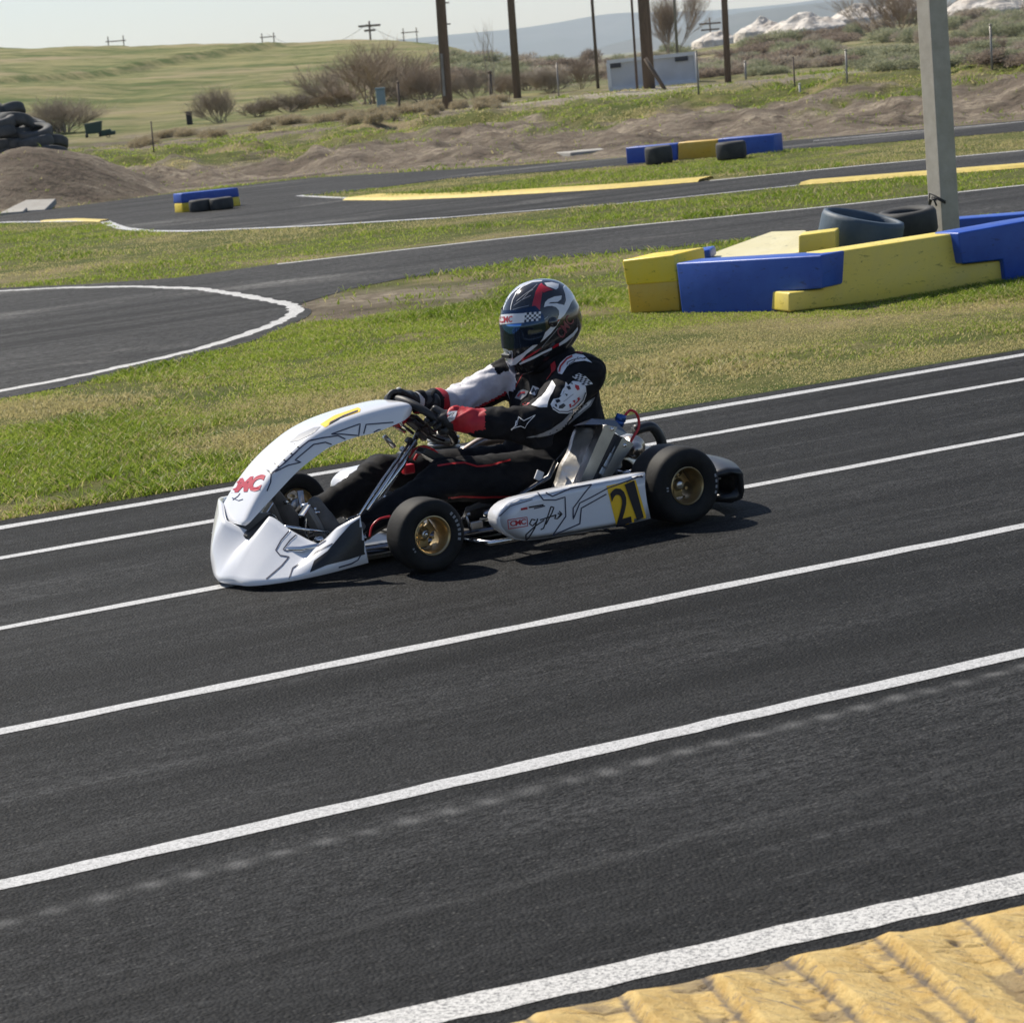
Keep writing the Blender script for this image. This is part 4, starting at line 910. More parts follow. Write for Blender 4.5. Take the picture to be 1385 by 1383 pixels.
def grass(name, n_, dmin, dmax, hgt, wid, seed, pxr=(-420, 1880)):
    g = np.random.default_rng(seed); th0 = ray(pxr[0], 500)[0]; th1 = ray(pxr[1], 500)[0]
    th = g.uniform(th0, th1, n_); d = np.sqrt(g.uniform(dmin ** 2, dmax ** 2, n_)); x = np.sin(th) * d; y = np.cos(th) * d
    clump = fbm(x * 1.6, y * 1.6, 3, 61); patch = fbm(x * .35 + 4, y * .45, 4, 71); lush = fbm(x * .9, y * .9, 3, 91)
    bare, _, _ = zones(x, y)
    keep = ~in_asphalt(x, y) & (g.random(n_) < np.clip(.15 + 3.6 * (.6 * clump + .4 * fbm(x * 5, y * 5, 2, 63) - .36), .05, 1)) & (g.random(n_) > bare * .93)
    x, y, d, clump, patch, lush, th = (q[keep] for q in (x, y, d, clump, patch, lush, th)); k = len(x); z = terr(x, y)
    h = hgt * (.25 + 3.2 * np.clip(lush - .30, 0, .6) ** 1.3) * g.uniform(.6, 1.4, k); h *= np.where(patch > .56, .5, .9)
    wv = wid * g.uniform(.7, 1.4, k); a = g.uniform(0, 6.283, k); lean = g.uniform(.4, 1.7, k); la = g.uniform(0, 6.283, k)
    dx, dy = np.cos(a) * wv / 2, np.sin(a) * wv / 2; lx, ly = np.cos(la) * lean * h, np.sin(la) * lean * h
    P0 = np.stack([x - dx, y - dy, z - .003], 1); P1 = np.stack([x + dx, y + dy, z - .003], 1)
    P2 = np.stack([x + dx * .7 + lx * .4, y + dy * .7 + ly * .4, z + h * .6], 1); P3 = np.stack([x - dx * .7 + lx * .4, y - dy * .7 + ly * .4, z + h * .6], 1); P4 = np.stack([x + lx, y + ly, z + h], 1)
    V = np.stack([P0, P1, P2, P4, P3], 1).reshape(-1, 3); Fc = np.arange(5 * k).reshape(-1, 5)
    o = npmesh(name, V, Fc, m_grass)
    tint = np.clip(.75 - 1.3 * (lush - .3) + g.uniform(-.25, .35, k), 0, 1); dry = np.clip(sstep(.54, .62, patch + .06 * g.standard_normal(k)) * .8 + (g.random(k) < .16) * .8, 0, 1)
    for nm, arr in (('tint', tint), ('dry', dry)):
        at_ = o.data.attributes.new(nm, 'FLOAT', 'POINT'); at_.data.foreach_set('value', np.repeat(arr, 5).astype(np.float32))
    return tag(o, "short tufted grass on the verges between the tracks", 'grass', kind='stuff')
grass('grass', 640000, 11.0, 19.5, .036, .006, 1)
grass('grass', 430000, 19.0, 46.0, .038, .010, 2)
grass('grass', 150000, 46.0, 72.0, .07, .022, 3)

# ================================================================== THE KART (built in its own frame: x forward, y to its left, z up)
KA = math.radians(180 + 28.5)
KO = np.array([-0.1490, 9.9577, 0.006])
kf = np.array([math.cos(KA), math.sin(KA), 0]); kl = np.array([-math.sin(KA), math.cos(KA), 0])
KC = np.array([(CAMP - KO) @ kf, (CAMP - KO) @ kl, CAMH - KO[2]])
def kray(px, py):
    d = ray(px, py); return np.array([d @ kf, d @ kl, d[2]])
def ky(px, py, y):
    d = kray(px, py); return tuple(KC + d * (y - KC[1]) / d[1])
def kx(px, py, x):
    d = kray(px, py); return tuple(KC + d * (x - KC[0]) / d[0])
def cast(bvh, px, py, eps):
    d = Vector(kray(px, py)).normalized(); r = bvh.ray_cast(Vector(KC), d)
    if r[0] is None: return None
    nn = r[1] if r[1].dot(d) < 0 else -r[1]
    return r[0] + nn * eps
def decal_poly(mb, bvh, pts, mi, eps=.0012, step=3.0):
    # fit a flat coloured patch on the panel: outline given as sighted points, laid onto the real surface
    ring = []
    for i in range(len(pts)):
        a = np.array(pts[i], float); b = np.array(pts[(i + 1) % len(pts)], float); k = max(1, int(np.linalg.norm(b - a) / step))
        for q in range(k): ring.append(a + (b - a) * q / k)
    P = [Vector((p[0], p[1])) for p in ring]; ne = len(P); E_ = [(i, (i + 1) % ne) for i in range(ne)]
    xs = [p.x for p in P]; ys = [p.y for p in P]; gx = np.arange(min(xs) + step * .5, max(xs), step); gy = np.arange(min(ys) + step * .5, max(ys), step)
    if len(gx) * len(gy) < 6000:
        X_, Y_ = np.meshgrid(gx, gy); X_ = X_.ravel(); Y_ = Y_.ravel()
        if len(X_):
            ins = in_poly(X_, Y_, [(p.x, p.y) for p in P]); P += [Vector((float(a), float(b))) for a, b in zip(X_[ins], Y_[ins])]
    r = delaunay_2d_cdt(P, E_, [list(range(ne))], 1, 1e-5); vs = [cast(bvh, v.x, v.y, eps) for v in r[0]]
    ok = [i for i, v in enumerate(vs) if v is not None]; idx = {o: k for k, o in enumerate(ok)}
    fs = []
    for f in r[2]:
        if all(i in idx for i in f):
            q = [vs[i] for i in f]
            if max((q[i] - q[i - 1]).length for i in range(len(q))) < .05: fs.append(tuple(idx[i] for i in f))
    mb.add([vs[i] for i in ok], fs, mi, True)
def decal_line(mb, bvh, pts, w_, mi, eps=.0014, closed=False, step=2.5):
    P = [np.array(p, float) for p in pts]; 
    if closed: P.append(P[0])
    Q = []
    for i in range(len(P) - 1):
        k = max(1, int(np.linalg.norm(P[i + 1] - P[i]) / step)); Q += [P[i] + (P[i + 1] - P[i]) * q / k for q in range(k)]
    Q.append(P[-1]); Q = np.array(Q); T = np.gradient(Q, axis=0); T /= np.linalg.norm(T, axis=1)[:, None] + 1e-9; Nn = np.stack([-T[:, 1], T[:, 0]], 1) * w_ / 2
    L = [cast(bvh, *(q + n_), eps) for q, n_ in zip(Q, Nn)]; Rr = [cast(bvh, *(q - n_), eps) for q, n_ in zip(Q, Nn)]
    for i in range(len(Q) - 1):
        q = [L[i], L[i + 1], Rr[i + 1], Rr[i]]
        if all(v is not None for v in q) and max((q[k] - q[k - 1]).length for k in range(4)) < .05: mb.add(q, [(0, 1, 2, 3)], mi, False)
def text_tris(txt, bold=0.0, shear=0.0, space=1.0):
    cu = bpy.data.curves.new('t', 'FONT'); cu.body = txt; cu.offset = bold; cu.shear = shear; cu.resolution_u = 3; cu.space_character = space
    o = bpy.data.objects.new('t', cu); me = bpy.data.meshes.new_from_object(o)
    V = np.array([v.co[:2] for v in me.vertices]); Fc = [tuple(p.vertices) for p in me.polygons]
    bpy.data.objects.remove(o); bpy.data.curves.remove(cu); bpy.data.meshes.remove(me)
    V = (V - V.min(0)) / (V.max(0) - V.min(0)); return V, Fc
def decal_text(mb, bvh, txt, quad, mi, eps=.0020, bold=0.0, shear=0.0, space=1.0):
    # quad: top-left, top-right, bottom-right, bottom-left sighted points
    V, Fc = text_tris(txt, bold, shear, space); tl, tr, br, bl = [np.array(q, float) for q in quad]; out = []
    for (u_, v_) in V: p = (bl * (1 - u_) + br * u_) * (1 - v_) + (tl * (1 - u_) + tr * u_) * v_; out.append(cast(bvh, p[0], p[1], eps))
    fs = [f for f in Fc if all(out[i] is not None for i in f)]; vs = [v if v is not None else Vector((0, 0, 0)) for v in out]
    mb.add(vs, fs, mi, False)
def from_obj(o):
    mb = MB(); me = o.data; mb.add([v.co[:] for v in me.vertices], [tuple(p.vertices) for p in me.polygons]); return mb

m_white_p = M("glossy white bodywork", (0.74, 0.75, 0.78), 0.22, coat=.5, c2=(0.66, 0.67, 0.70), sc=3, amt=(.5, .8))
m_blk_l = M("black graphic film", (0.012, 0.012, 0.02), 0.35); m_navy = M("dark navy pinstripe film", (0.03, 0.035, 0.07), 0.35)
m_redf = M("red graphic film", (0.42, 0.02, 0.035), 0.35); m_yelf = M("race number yellow", (0.92, 0.56, 0.02), 0.4)
m_whf = M("white graphic film", (0.72, 0.72, 0.74), 0.4); m_greyf = M("grey graphic film", (0.25, 0.26, 0.28), 0.4)
m_blackp = M("black satin plastic", (0.014, 0.014, 0.016), 0.38, c2=(0.03, 0.03, 0.03), sc=9)
m_slick = M("slick racing rubber", (0.010, 0.010, 0.010), 0.68, c2=(0.020, 0.019, 0.018), sc=14, spec=.25, bs=60, bstr=.25, bd=.002)
m_gold = M("gold anodised magnesium", (0.55, 0.42, 0.22), 0.34, .85, c2=(0.40, 0.30, 0.16), sc=18)
m_chr = M("polished steel", (0.75, 0.75, 0.74), 0.16, 1.0); m_alu = M("brushed aluminium", (0.60, 0.60, 0.59), 0.33, 1.0, c2=(0.42, 0.42, 0.42), sc=10)
m_tub = M("dark chromed tube", (0.20, 0.20, 0.21), 0.25, 1.0); m_seat = M("clear coated fibreglass", (0.045, 0.043, 0.042), 0.16, coat=.8)
m_redh = M("red rubber hose", (0.55, 0.02, 0.03), 0.35); m_bluec = M("blue anodised cap", (0.03, 0.09, 0.30), 0.3, .5)
m_eng = M("cast engine alloy", (0.36, 0.36, 0.35), 0.45, .8, c2=(0.2, 0.2, 0.2), sc=14); m_engd = M("dark engine casing", (0.04, 0.04, 0.045), 0.4, .4)
m_exh = M("heat tinted exhaust steel", (0.55, 0.50, 0.44), 0.28, 1.0, c2=(0.35, 0.28, 0.24), sc=6)
kart = empty('racing_kart', KO, KA); tag(kart, "white racing kart with number 21 on its side pod, driven along the straight", 'go-kart')

# ---- nose cone
Bt = [(.58, -.50, .06), (.70, -.48, .045), (.80, -.41, .03), (.89, -.29, .025), (.97, -.14, .02), (1.042, .0, .018), (1.08, .11, .018), (1.066, .21, .018), (1.042, .31, .02), (.955, .41, .03), (.83, .47, .042), (.677, .50, .058)]
Tp = [(.60, -.47, .24), (.74, -.44, .22), (.84, -.34, .235), (.905, -.21, .25), (.945, -.10, .252), ky(303, 703, .03), ky(347, 721, .14), ky(364, 698, .19), ky(390, 716, .27), ky(430, 735, .36), ky(456, 713, .44), ky(487, 697, .50)]
def catmull(P, n):
    P = [np.array(p, float) for p in P]; P = [2 * P[0] - P[1]] + P + [2 * P[-1] - P[-2]]; out = []
    for i in range(1, len(P) - 2):
        for k in range(n):
            t = k / n; a, b, c, d = P[i - 1:i + 3]
            out.append(.5 * ((2 * b) + (-a + c) * t + (2 * a - 5 * b + 4 * c - d) * t * t + (-a + 3 * b - 3 * c + d) * t ** 3))
    out.append(P[-2]); return out
bt = catmull(Bt, 8)
# the top edge keeps its corners (the notch and the tip), the lower edge is smooth
tp = []
for i in range(len(Tp) - 1):
    for k in range(8): tp.append(np.array(Tp[i]) * (1 - k / 8) + np.array(Tp[i + 1]) * k / 8)
tp.append(np.array(Tp[-1]))
tps = catmull(Tp, 8); tp = [.55 * a + .45 * b for a, b in zip(tp, tps)]
rings = []
for k, (b_, t_) in enumerate(zip(bt, tp)):
    s_ = k / (len(bt) - 1); outw = np.array([b_[0] - .4, b_[1], 0]); outw /= np.linalg.norm(outw); row = []
    front = math.exp(-((s_ - .5) / .25) ** 2)
    for q in range(15):
        v_ = q / 14; p = b_ * (1 - v_) + t_ * v_ + outw * (.024 * math.sin(math.pi * min(1, v_ * 1.0)) * (.4 + .8 * front))
        p[2] -= .0 ; row.append(p)
    row[0] = row[0] - outw * .012 + np.array([0, 0, -.004])
    # lip turned inwards along the top edge
    row.append(t_ - outw * .012 - np.array([0, 0, .004])); row.append(t_ - outw * .014 - np.array([0, 0, .02]))
    rings.append(row)
nose = MB(); nose.loft(rings, 0)
bv = nose.bvh(); inner = [[p - np.array([.006, 0, 0]) for p in r] for r in rings]
decal_poly(nose, bv, [(489, 699), (494, 704), (496, 720), (497, 748), (470, 757), (442, 764), (419, 774), (425, 758), (443, 745), (458, 727), (474, 709)], 1, step=3)
decal_line(nose, bv, [(392, 717), (380, 731), (373, 744), (379, 751), (391, 753), (381, 765), (360, 783)], 1.7, 2)
decal_line(nose, bv, [(404, 720), (392, 731), (383, 743), (388, 745), (430, 738), (441, 731)], 1.7, 2)
decal_line(nose, bv, [(391, 783), (396, 768), (412, 758), (430, 745), (450, 735)], 1.7, 2)
decal_line(nose, bv, [(458, 767), (475, 762), (484, 757), (488, 750)], 1.6, 2)
decal_poly(nose, bv, [(283, 756), (286, 756), (287, 775), (284, 771)], 1, step=2)
decal_line(nose, bv, [(290, 700), (286, 722), (284, 742)], 1.0, 3)
nose.build('nose_cone', [m_white_p, m_blackp, m_navy, m_greyf], kart, fix=False)
# dark duct under the front panel
MB().box((.885, .02, .155), (.14, .24, .09), 0, rot=Matrix.Rotation(math.radians(28), 3, 'Y'), bev=.02).build('nose_duct', m_blackp, kart)
# front bumper tube behind the nose
MB().tube([(.62, -.38, .12), (.86, -.36, .12), (.92, -.25, .12), (.93, 0, .12), (.92, .25, .12), (.86, .36, .12), (.62, .38, .12)], .011, 10).tube([(.60, -.2, .05), (.88, -.18, .05), (.91, 0, .05), (.88, .18, .05), (.60, .2, .05)], .012, 10).build('front_bumper', m_chr, kart)

# ---- front panel (arched fairing)
Tx = [(.962, .197), (.948, .222), (.875, .313), (.788, .392), (.677, .459), (.585, .493), (.494, .511), (.403, .522), (.312, .527), (.262, .521), (.228, .497)]
Bx = [(.950, .193), (.915, .222), (.850, .270), (.738, .351), (.640, .402), (.591, .420), (.501, .436), (.427, .440), (.360, .452), (.300, .466), (.238, .482)]
Ts = catmull([(a, 0, b) for a, b in Tx], 7); Bs = catmull([(a, 0, b) for a, b in Bx], 7); rings = []
for k, (t_, b_) in enumerate(zip(Ts, Bs)):
    s_ = k / (len(Ts) - 1); wd = .125 * (1 - .45 * max(0, (s_ - .86) / .14) ** 2.2) * (1 - .12 * max(0, (.08 - s_) / .08) ** 2)
    row = []; prof = [(-1.06, 0), (-1.04, .25), (-1.0, .6), (-.96, .82), (-.88, .95), (-.75, 1.0), (-.4, 1.03), (0, 1.04), (.4, 1.03), (.75, 1.0), (.88, .94), (.96, .80), (1.0, .6), (1.04, .25), (1.06, 0)]
    for (yy, v_) in prof: p = b_ * (1 - v_) + t_ * v_; row.append((p[0], yy * wd, p[2]))
    rings.append(row)
fair = MB(); fair.loft(rings, 0); e_ = rings[-1]; fair.add(e_, [tuple(range(len(e_)))], 0); bv = fair.bvh()
decal_poly(fair, bv, [(433, 574), (452, 562), (484, 551), (488, 553), (487, 557), (460, 566), (440, 578)], 1, step=2.5)
decal_poly(fair, bv, [(447, 571), (465, 562), (484, 555), (484, 557), (460, 566), (444, 575)], 2, eps=.003, step=2.5)
decal_poly(fair, bv, [(392, 598), (405, 587), (425, 578), (434, 577), (424, 586), (404, 596)], 4, step=2.5)
for (x, y) in [(400, 601), (391, 610), (382, 619), (373, 627), (363, 636)]: decal_poly(fair, bv, [(x - 3, y - 1), (x + 1, y), (x + 6, y + 5), (x + 2, y + 4)], 2, step=2)
decal_line(fair, bv, [(368, 640), (385, 626), (408, 604), (418, 596), (436, 592), (457, 589), (472, 596)], 1.8, 3)
decal_line(fair, bv, [(372, 638), (390, 629), (407, 625), (399, 622), (424, 601), (440, 598), (454, 603)], 1.8, 3)
decal_line(fair, bv, [(448, 587), (487, 573), (485, 589), (462, 587)], 1.8, 3, closed=True)
decal_line(fair, bv, [(532, 571), (495, 574), (491, 589), (489, 591)], 1.8, 3)
decal_line(fair, bv, [(528, 580), (512, 581), (501, 587), (513, 590)], 1.8, 3)
decal_line(fair, bv, [(367, 641), (366, 652), (361, 664)], 1.8, 3)
decal_text(fair, bv, "CMC", [(306, 650), (360, 641), (354, 664), (303, 667)], 5, bold=.055, shear=.2, space=.9)
decal_line(fair, bv, [(315, 676), (322, 671), (325, 667)], 1.0, 3); decal_line(fair, bv, [(314, 673), (323, 677), (329, 675)], 1.0, 3)
fair.build('front_panel', [m_white_p, m_yelf, m_blk_l, m_navy, m_greyf, m_redf], kart, fix=False)
MB().ellipsoid(ky(508, 556, .06), (.014, .014, .006)).build('rivet', m_alu, kart)
for sy in (-.06, .06): MB().tube([(.30, sy, .50), (.27, sy * .8, .44), (.22, sy * .5, .40)], .006, 8).build('panel_bracket', m_chr, kart)

# ---- side pods
podo = [(252, 149), (247, 168), (236, 182), (220, 194), (200, 203), (162, 211), (100, 214), (-16, 216), (-197, 216), (-300, 217), (-357, 216), (-352, 170), (-354, 110), (-362, 48), (-300, 45), (-209, 43), (-27, 48), (80, 52), (150, 57), (195, 70), (230, 98), (247, 122)]
def pod(side):
    C_ = np.array([-.06, .13]); rings = []
    for (f_, yy) in [(.90, .575), (.93, .595), (.965, .618), (.985, .638), (.995, .648), (1.0, .655), (.994, .662), (.975, .668), (.94, .671)]:
        row = []
        for (a, b_) in podo:
            p = np.array([a, b_]) / 1000.; q = C_ + (p - C_) * np.array([1 - (1 - f_) * .35, f_ if f_ > .9 else f_]); row.append((q[0], side * yy, q[1]))
        rings.append(row)
    mb = MB(); mb.loft(rings, 0, closed=True); o = rings[-1]; cx_, cz_ = C_
    rr_ = [[(cx_ + (x - cx_) * s_, side * (.671 + .004 * (1 - s_)), cz_ + (z - cz_) * s_) for (x, y, z) in o] for s_ in (1, .75, .45, .15)]
    mb.loft(rr_, 0, closed=True, cap=True); return mb
pn = pod(1); bv = pn.bvh()
yq = [(820, 657), (859.5, 648.5), (875.5, 704), (833.5, 711)]
decal_poly(pn, bv, yq, 1, step=5)
decal_text(pn, bv, "2", [(823, 663), (846, 656.5), (854, 706), (833, 712)], 2, bold=.012, eps=.004)
decal_text(pn, bv, "1", [(844, 655), (857, 649.5), (870, 699.5), (861, 703)], 2, bold=.016, eps=.004)
decal_line(pn, bv, [(727, 666), (735, 676), (751, 676), (764, 672), (765, 698), (747, 724), (784, 708), (786, 687), (820, 668)], 1.7, 3)
decal_line(pn, bv, [(738, 666), (747, 671), (772, 660), (800, 655)], 1.7, 3); decal_line(pn, bv, [(800, 655), (790, 667), (775, 687), (775, 702), (784, 680), (800, 672), (822, 660), (868, 643)], 1.7, 3)
decal_line(pn, bv, [(847, 652), (862, 644), (869, 645)], 1.7, 3); decal_line(pn, bv, [(675, 698), (690, 684), (720, 675)], 1.1, 3)
decal_line(pn, bv, [(686.5, 703), (712.5, 699), (713.5, 711), (687.5, 715)], 1.1, 4, closed=True)
decal_text(pn, bv, "CMC", [(689, 704.5), (711, 701), (711.5, 708.5), (690, 712)], 4, bold=.03, space=.9)
# hand-lettered script
for ln in ([(724, 703), (719, 702), (716, 708), (720, 711), (726, 705), (727, 701), (723, 714), (715, 727), (711, 730), (711, 723), (724, 711), (736, 703)], [(738, 709), (746, 694), (749, 686), (745, 685), (741, 697), (735, 714), (731, 716)], [(730, 703), (752, 696)], [(752, 696), (750, 701), (754, 701), (758, 695), (754, 694)], [(755, 700), (760, 695), (756, 691)]): decal_line(pn, bv, ln, 1.7, 2, step=1.5)
decal_poly(pn, bv, [(704, 687), (713, 685.5), (713.5, 688.5), (704.5, 690)], 4, step=3); decal_line(pn, bv, [(715, 686), (735, 682.5)], 2.2, 2); decal_line(pn, bv, [(722, 687.5), (737, 684)], 1.7, 3)
pn.build('side_pod', [m_white_p, m_yelf, m_blk_l, m_navy, m_redf], kart, fix=False)
pod(-1).build('side_pod', m_white_p, kart)
# ---- rear bumper: hollow moulded black beam across the back
for s_ in (1,):
    mb = MB(); Yb = np.linspace(-.66, .60, 40); out = []
    for y in Yb:
        e1_ = 1 - .16 * abs(y / .63) ** 6; xo = -.86 + .10 * abs(y / .63) ** 4
        out.append([(xo + .13, y, .172 * e1_), (xo + .03, y, .178 * e1_), (xo - .02, y, .168 * e1_), (xo - .032, y, .150 * e1_), (xo - .032, y, .07), (xo - .02, y, .042), (xo + .03, y, .034), (xo + .10, y, .05), (xo + .10, y, .072), (xo + .03, y, .066), (xo + .005, y, .08), (xo + .005, y, .135), (xo + .04, y, .155 * e1_), (xo + .12, y, .150 * e1_)])
    mb.loft(out, 0, closed=True, cap=True); mb.build('rear_bumper', m_blackp, kart)
for y in (-.38, -.02, .36): MB().tube([(-.60, y, .10), (-.74, y, .10), (-.83, y, .11)], .013, 10).tube([(-.83, y - .05, .11), (-.83, y + .05, .11)], .013, 10).build('bumper_mount', m_chr, kart)
MB().box((-.80, .38, .125), (.012, .16, .05), 0, bev=.003).build('bumper_plate', m_whf, kart)

# ---- wheels
def wheel(x, yo, R, w_, side, steer=0.0, holes=3):
    yc = yo - side * w_ / 2; hub = MB(); s = side; h = w_ / 2
    P = empty('wheel', (x, yc, R), math.radians(steer)); bpy.data.objects.remove(P)
    hub.lathe([(.0, s * (h - .055)), (.012, s * (h - .055)), (.018, s * (h - .062)), (.022, s * (h - .09)), (.03, s * (h - .095)), (.03, -s * h), (0, -s * h)], 24, 0)
    hb = hub.build('wheel', m_alu, kart); hb.location = (x, yc, R); hb.rotation_euler = (0, 0, math.radians(steer))
    rb = .068; ty = MB()
    ty.lathe([(rb, h * .80), (rb + .004, h * .93), (R * .72, h * 1.0), (R * .86, h * .985), (R * .945, h * .90), (R * .985, h * .76), (R, h * .5), (R, 0), (R, -h * .5), (R * .985, -h * .76), (R * .945, -h * .90), (R * .86, -h * .985), (R * .72, -h), (rb + .004, -h * .93), (rb, -h * .80)], 64, 0)
    ty.build('tyre', m_slick, hb)
    rm = MB(); prof = [(.0685, h * .86), (.0690, h * .90), (.066, h * .915), (.0615, h * .86), (.0585, h * .72), (.0560, h * .30), (.0560, -h * .3), (.060, -h * .8), (.068, -h * .9)]
    if s < 0: prof = [(r, -y) for r, y in prof]
    rm.lathe(prof, 56, 0)
    yd = s * (h - .082)
    for k in range(holes):
        a0 = 2 * math.pi * (k + .25) / holes; n_ = 9; vs = []
        for q in range(n_ + 1):
            t = q / n_; r = .020 + (.0565 - .020) * t; hw = (.016 + .016 * abs(2 * t - 1) ** 2.0 + .010 * t)
            for sg in (-1, 1):
                a = a0 + sg * hw / r * .8; vs.append((r * math.cos(a), yd + s * .004 * (1 - t), r * math.sin(a)))
        for (dy) in (0, ):
            o_ = len(vs); vs2 = [(p[0], p[1] - s * .010, p[2]) for p in vs]; fs = []
            for q in range(n_):
                a, b, c, d = 2 * q, 2 * q + 1, 2 * q + 3, 2 * q + 2; fs += [(a, b, c, d), (a + o_, d + o_, c + o_, b + o_), (a, d, d + o_, a + o_), (b, b + o_, c + o_, c)]
            rm.add(vs + vs2, fs, 0, False)
    rm.lathe([(.0, yd + s * .012), (.014, yd + s * .012), (.018, yd + s * .006), (.026, yd + s * .003), (.028, yd - s * .012)], 24, 0)
    for k in range(3):
        a = 2 * math.pi * (k + .75) / 3; rm.tube([(.036 * math.cos(a), yd - s * .01, .036 * math.sin(a)), (.036 * math.cos(a), yd + s * .012, .036 * math.sin(a))], .006, 8)
    rm.build('rim', m_gold, hb, sharp=40)
    # worn chalk-like lettering marks on the sidewall
    return hb
wf = wheel(.478, .62, .127, .125, 1, 0); wr = wheel(-.525, .68, .140, .205, 1, 0, holes=3)
wheel(.478, -.60, .127, .125, -1, 0); wheel(-.525, -.68, .140, .205, -1, 0)
# sidewall scuffs in grey on near wheels
def scuff(hb, R, h, arcs):
    ty = [c for c in hb.children if c.name.startswith('tyre')][0]; mb = from_obj(ty)
    for (a0, a1, r0, r1, nn) in arcs:
        for k in range(nn):
            a = math.radians(a0 + (a1 - a0) * (k + .2) / nn); b_ = math.radians(a0 + (a1 - a0) * (k + .75) / nn); ra, rb_ = R * r0, R * r1
            vs = [(ra * math.cos(a), h * 1.004, ra * math.sin(a)), (rb_ * math.cos(a), h * .995, rb_ * math.sin(a)), (rb_ * math.cos(b_), h * .995, rb_ * math.sin(b_)), (ra * math.cos(b_), h * 1.004, ra * math.sin(b_))]
            mb.add(vs, [(0, 1, 2, 3)], 1, False)
    me = mb.mesh('tyre', [m_slick, m_greyf]); ty.data = me
scuff(wf, .127, .0625, [(135, 200, .74, .83, 7), (-18, -32, .66, .74, 2)]); scuff(wr, .14, .1025, [(165, 205, .80, .86, 4), (-5, 8, .62, .68, 2)])
# ---- axle, stubs, frame
MB().tube([(-.525, -.55, .14), (-.525, .55, .14)], .020, 16).build('rear_axle', m_chr, kart)
MB().lathe([(.06, -.006), (.095, -.006), (.095, .006), (.06, .006)], 40, 0, 'y', (-.525, .22, .14)).build('brake_disc', m_alu, kart)
MB().box((-.47, .22, .20), (.10, .06, .06), 0, bev=.012).build('brake_caliper', m_alu, kart)
MB().lathe([(.03, -.004), (.085, -.004), (.088, 0), (.085, .004), (.03, .004)], 40, 0, 'y', (-.525, -.22, .14)).build('sprocket', m_alu, kart)
fr = MB()
for s in (-1, 1):
    fr.tube([(.62, s * .22, .052), (.35, s * .30, .052), (.10, s * .33, .052), (-.30, s * .30, .052), (-.45, s * .29, .08), (-.62, s * .29, .10)], .015, 12)
    fr.tube([(.478, s * .33, .06), (.478, s * .44, .10)], .015, 10)
fr.tube([(.30, -.31, .052), (.30, .31, .052)], .015, 10).tube([(-.12, -.33, .052), (-.12, .33, .052)], .015, 10).tube([(.62, -.22, .052), (.66, 0, .052), (.62, .22, .052)], .015, 10)
fr.build('frame', m_tub, kart)
MB().box((.30, 0, .035), (.66, .54, .005)).build('floor_pan', m_alu, kart)
for s in (-1, 1):
    MB().tube([(.478, s * .44, .06), (.478, s * .445, .19)], .013, 10).tube([(.478, s * .445, .127), (.478, s * .57, .127)], .010, 10).tube([(.478, s * .45, .11), (.40, s * .40, .10)], .009, 8).build('stub_axle', m_chr if s > 0 else m_alu, kart)
    MB().tube([(.40, s * .40, .10), (.44, s * .03, .11)], .006, 8).build('tie_rod', m_chr, kart)
    MB().tube([(.25, s * .34, .05), (.25, s * .60, .06), (.05, s * .61, .06), (-.25, s * .61, .06), (-.30, s * .33, .06)], .010, 10).tube([(.14, s * .34, .10), (.14, s * .62, .13), (-.28, s * .62, .13)], .009, 8).build('side_bar', m_chr, kart)
MB().box((.17, .35, .085), (.05, .02, .03), 0, bev=.004).tube([(.20, .36, .07), (.215, .37, .13)], .004, 8).tube([(.215, .37, .13), (.205, .38, .135)], .006, 8).build('pod_clamp', m_alu, kart)
# ---- steering
ctr = Vector((.152, 0, .428)); cn = Vector((.72, 0, -.69)).normalized(); wv = Vector((.69, 0, .72)).normalized(); wy = Vector((0, 1, 0))
def rimpt(a, r=.138): return ctr + (wy * math.cos(a) + wv * math.sin(a)) * r * (1 - .16 * max(0, -math.sin(a)) ** 4)
MB().tube([rimpt(2 * math.pi * k / 60) for k in range(60)], .0145, 14, closed=True).build('steering_wheel', M("grippy black wheel rim", (.018, .018, .02), .55, bs=90, bstr=.3, bd=.002), kart)
sp = MB()
for a in (math.radians(15), math.radians(165), math.radians(270)): sp.tube([ctr + cn * .03, ctr + cn * .02 + (rimpt(a) - ctr) * .5, rimpt(a)], .010, 8, flat=(1, .5))
sp.box(ctr + cn * .01, (.05, .11, .012), 0, rot=cn.to_track_quat('Z', 'Y').to_matrix(), bev=.004); sp.build('wheel_spokes', m_blackp, kart)
hubp = ctr + cn * .035
MB().box(ctr + cn * .03 + wv * .01, (.055, .085, .020), 0, rot=cn.to_track_quat('Z', 'Y').to_matrix(), bev=.005).build('lap_timer', m_blackp, kart)
MB().tube([hubp, Vector(ky(545, 628, .02)), Vector((.45, .02, .12))], .0105, 14).build('steering_column', m_chr, kart)
MB().tube([ky(562, 596, .07), ky(527, 645, .15), ky(497, 690, .215)], .0068, 10).build('column_strut', m_chr, kart)
MB().tube([ky(556, 596, .05), ky(518, 648, .13), ky(486, 697, .20)], .0055, 10).build('column_strut', m_chr, kart)
for (px, py, s_) in ((556, 598, .022), (548, 610, .018), (570, 590, .018)): MB().box(ky(px, py, .04), (s_ * 1.5, .04, s_), 0, rot=cn.to_track_quat('Z', 'Y').to_matrix(), bev=.004).build('column_clamp', m_blackp if px != 548 else m_alu, kart)
MB().tube([ky(524, 570, -.04), ky(540, 574, -.04), ky(552, 560, -.04)], .022, 10, flat=(1, .6)).build('panel_pad', m_redh, kart)
MB().tube([ky(520, 590, .0), ky(533, 604, .0)], .014, 10, flat=(1, .6)).build('pad_bolt', m_alu, kart)
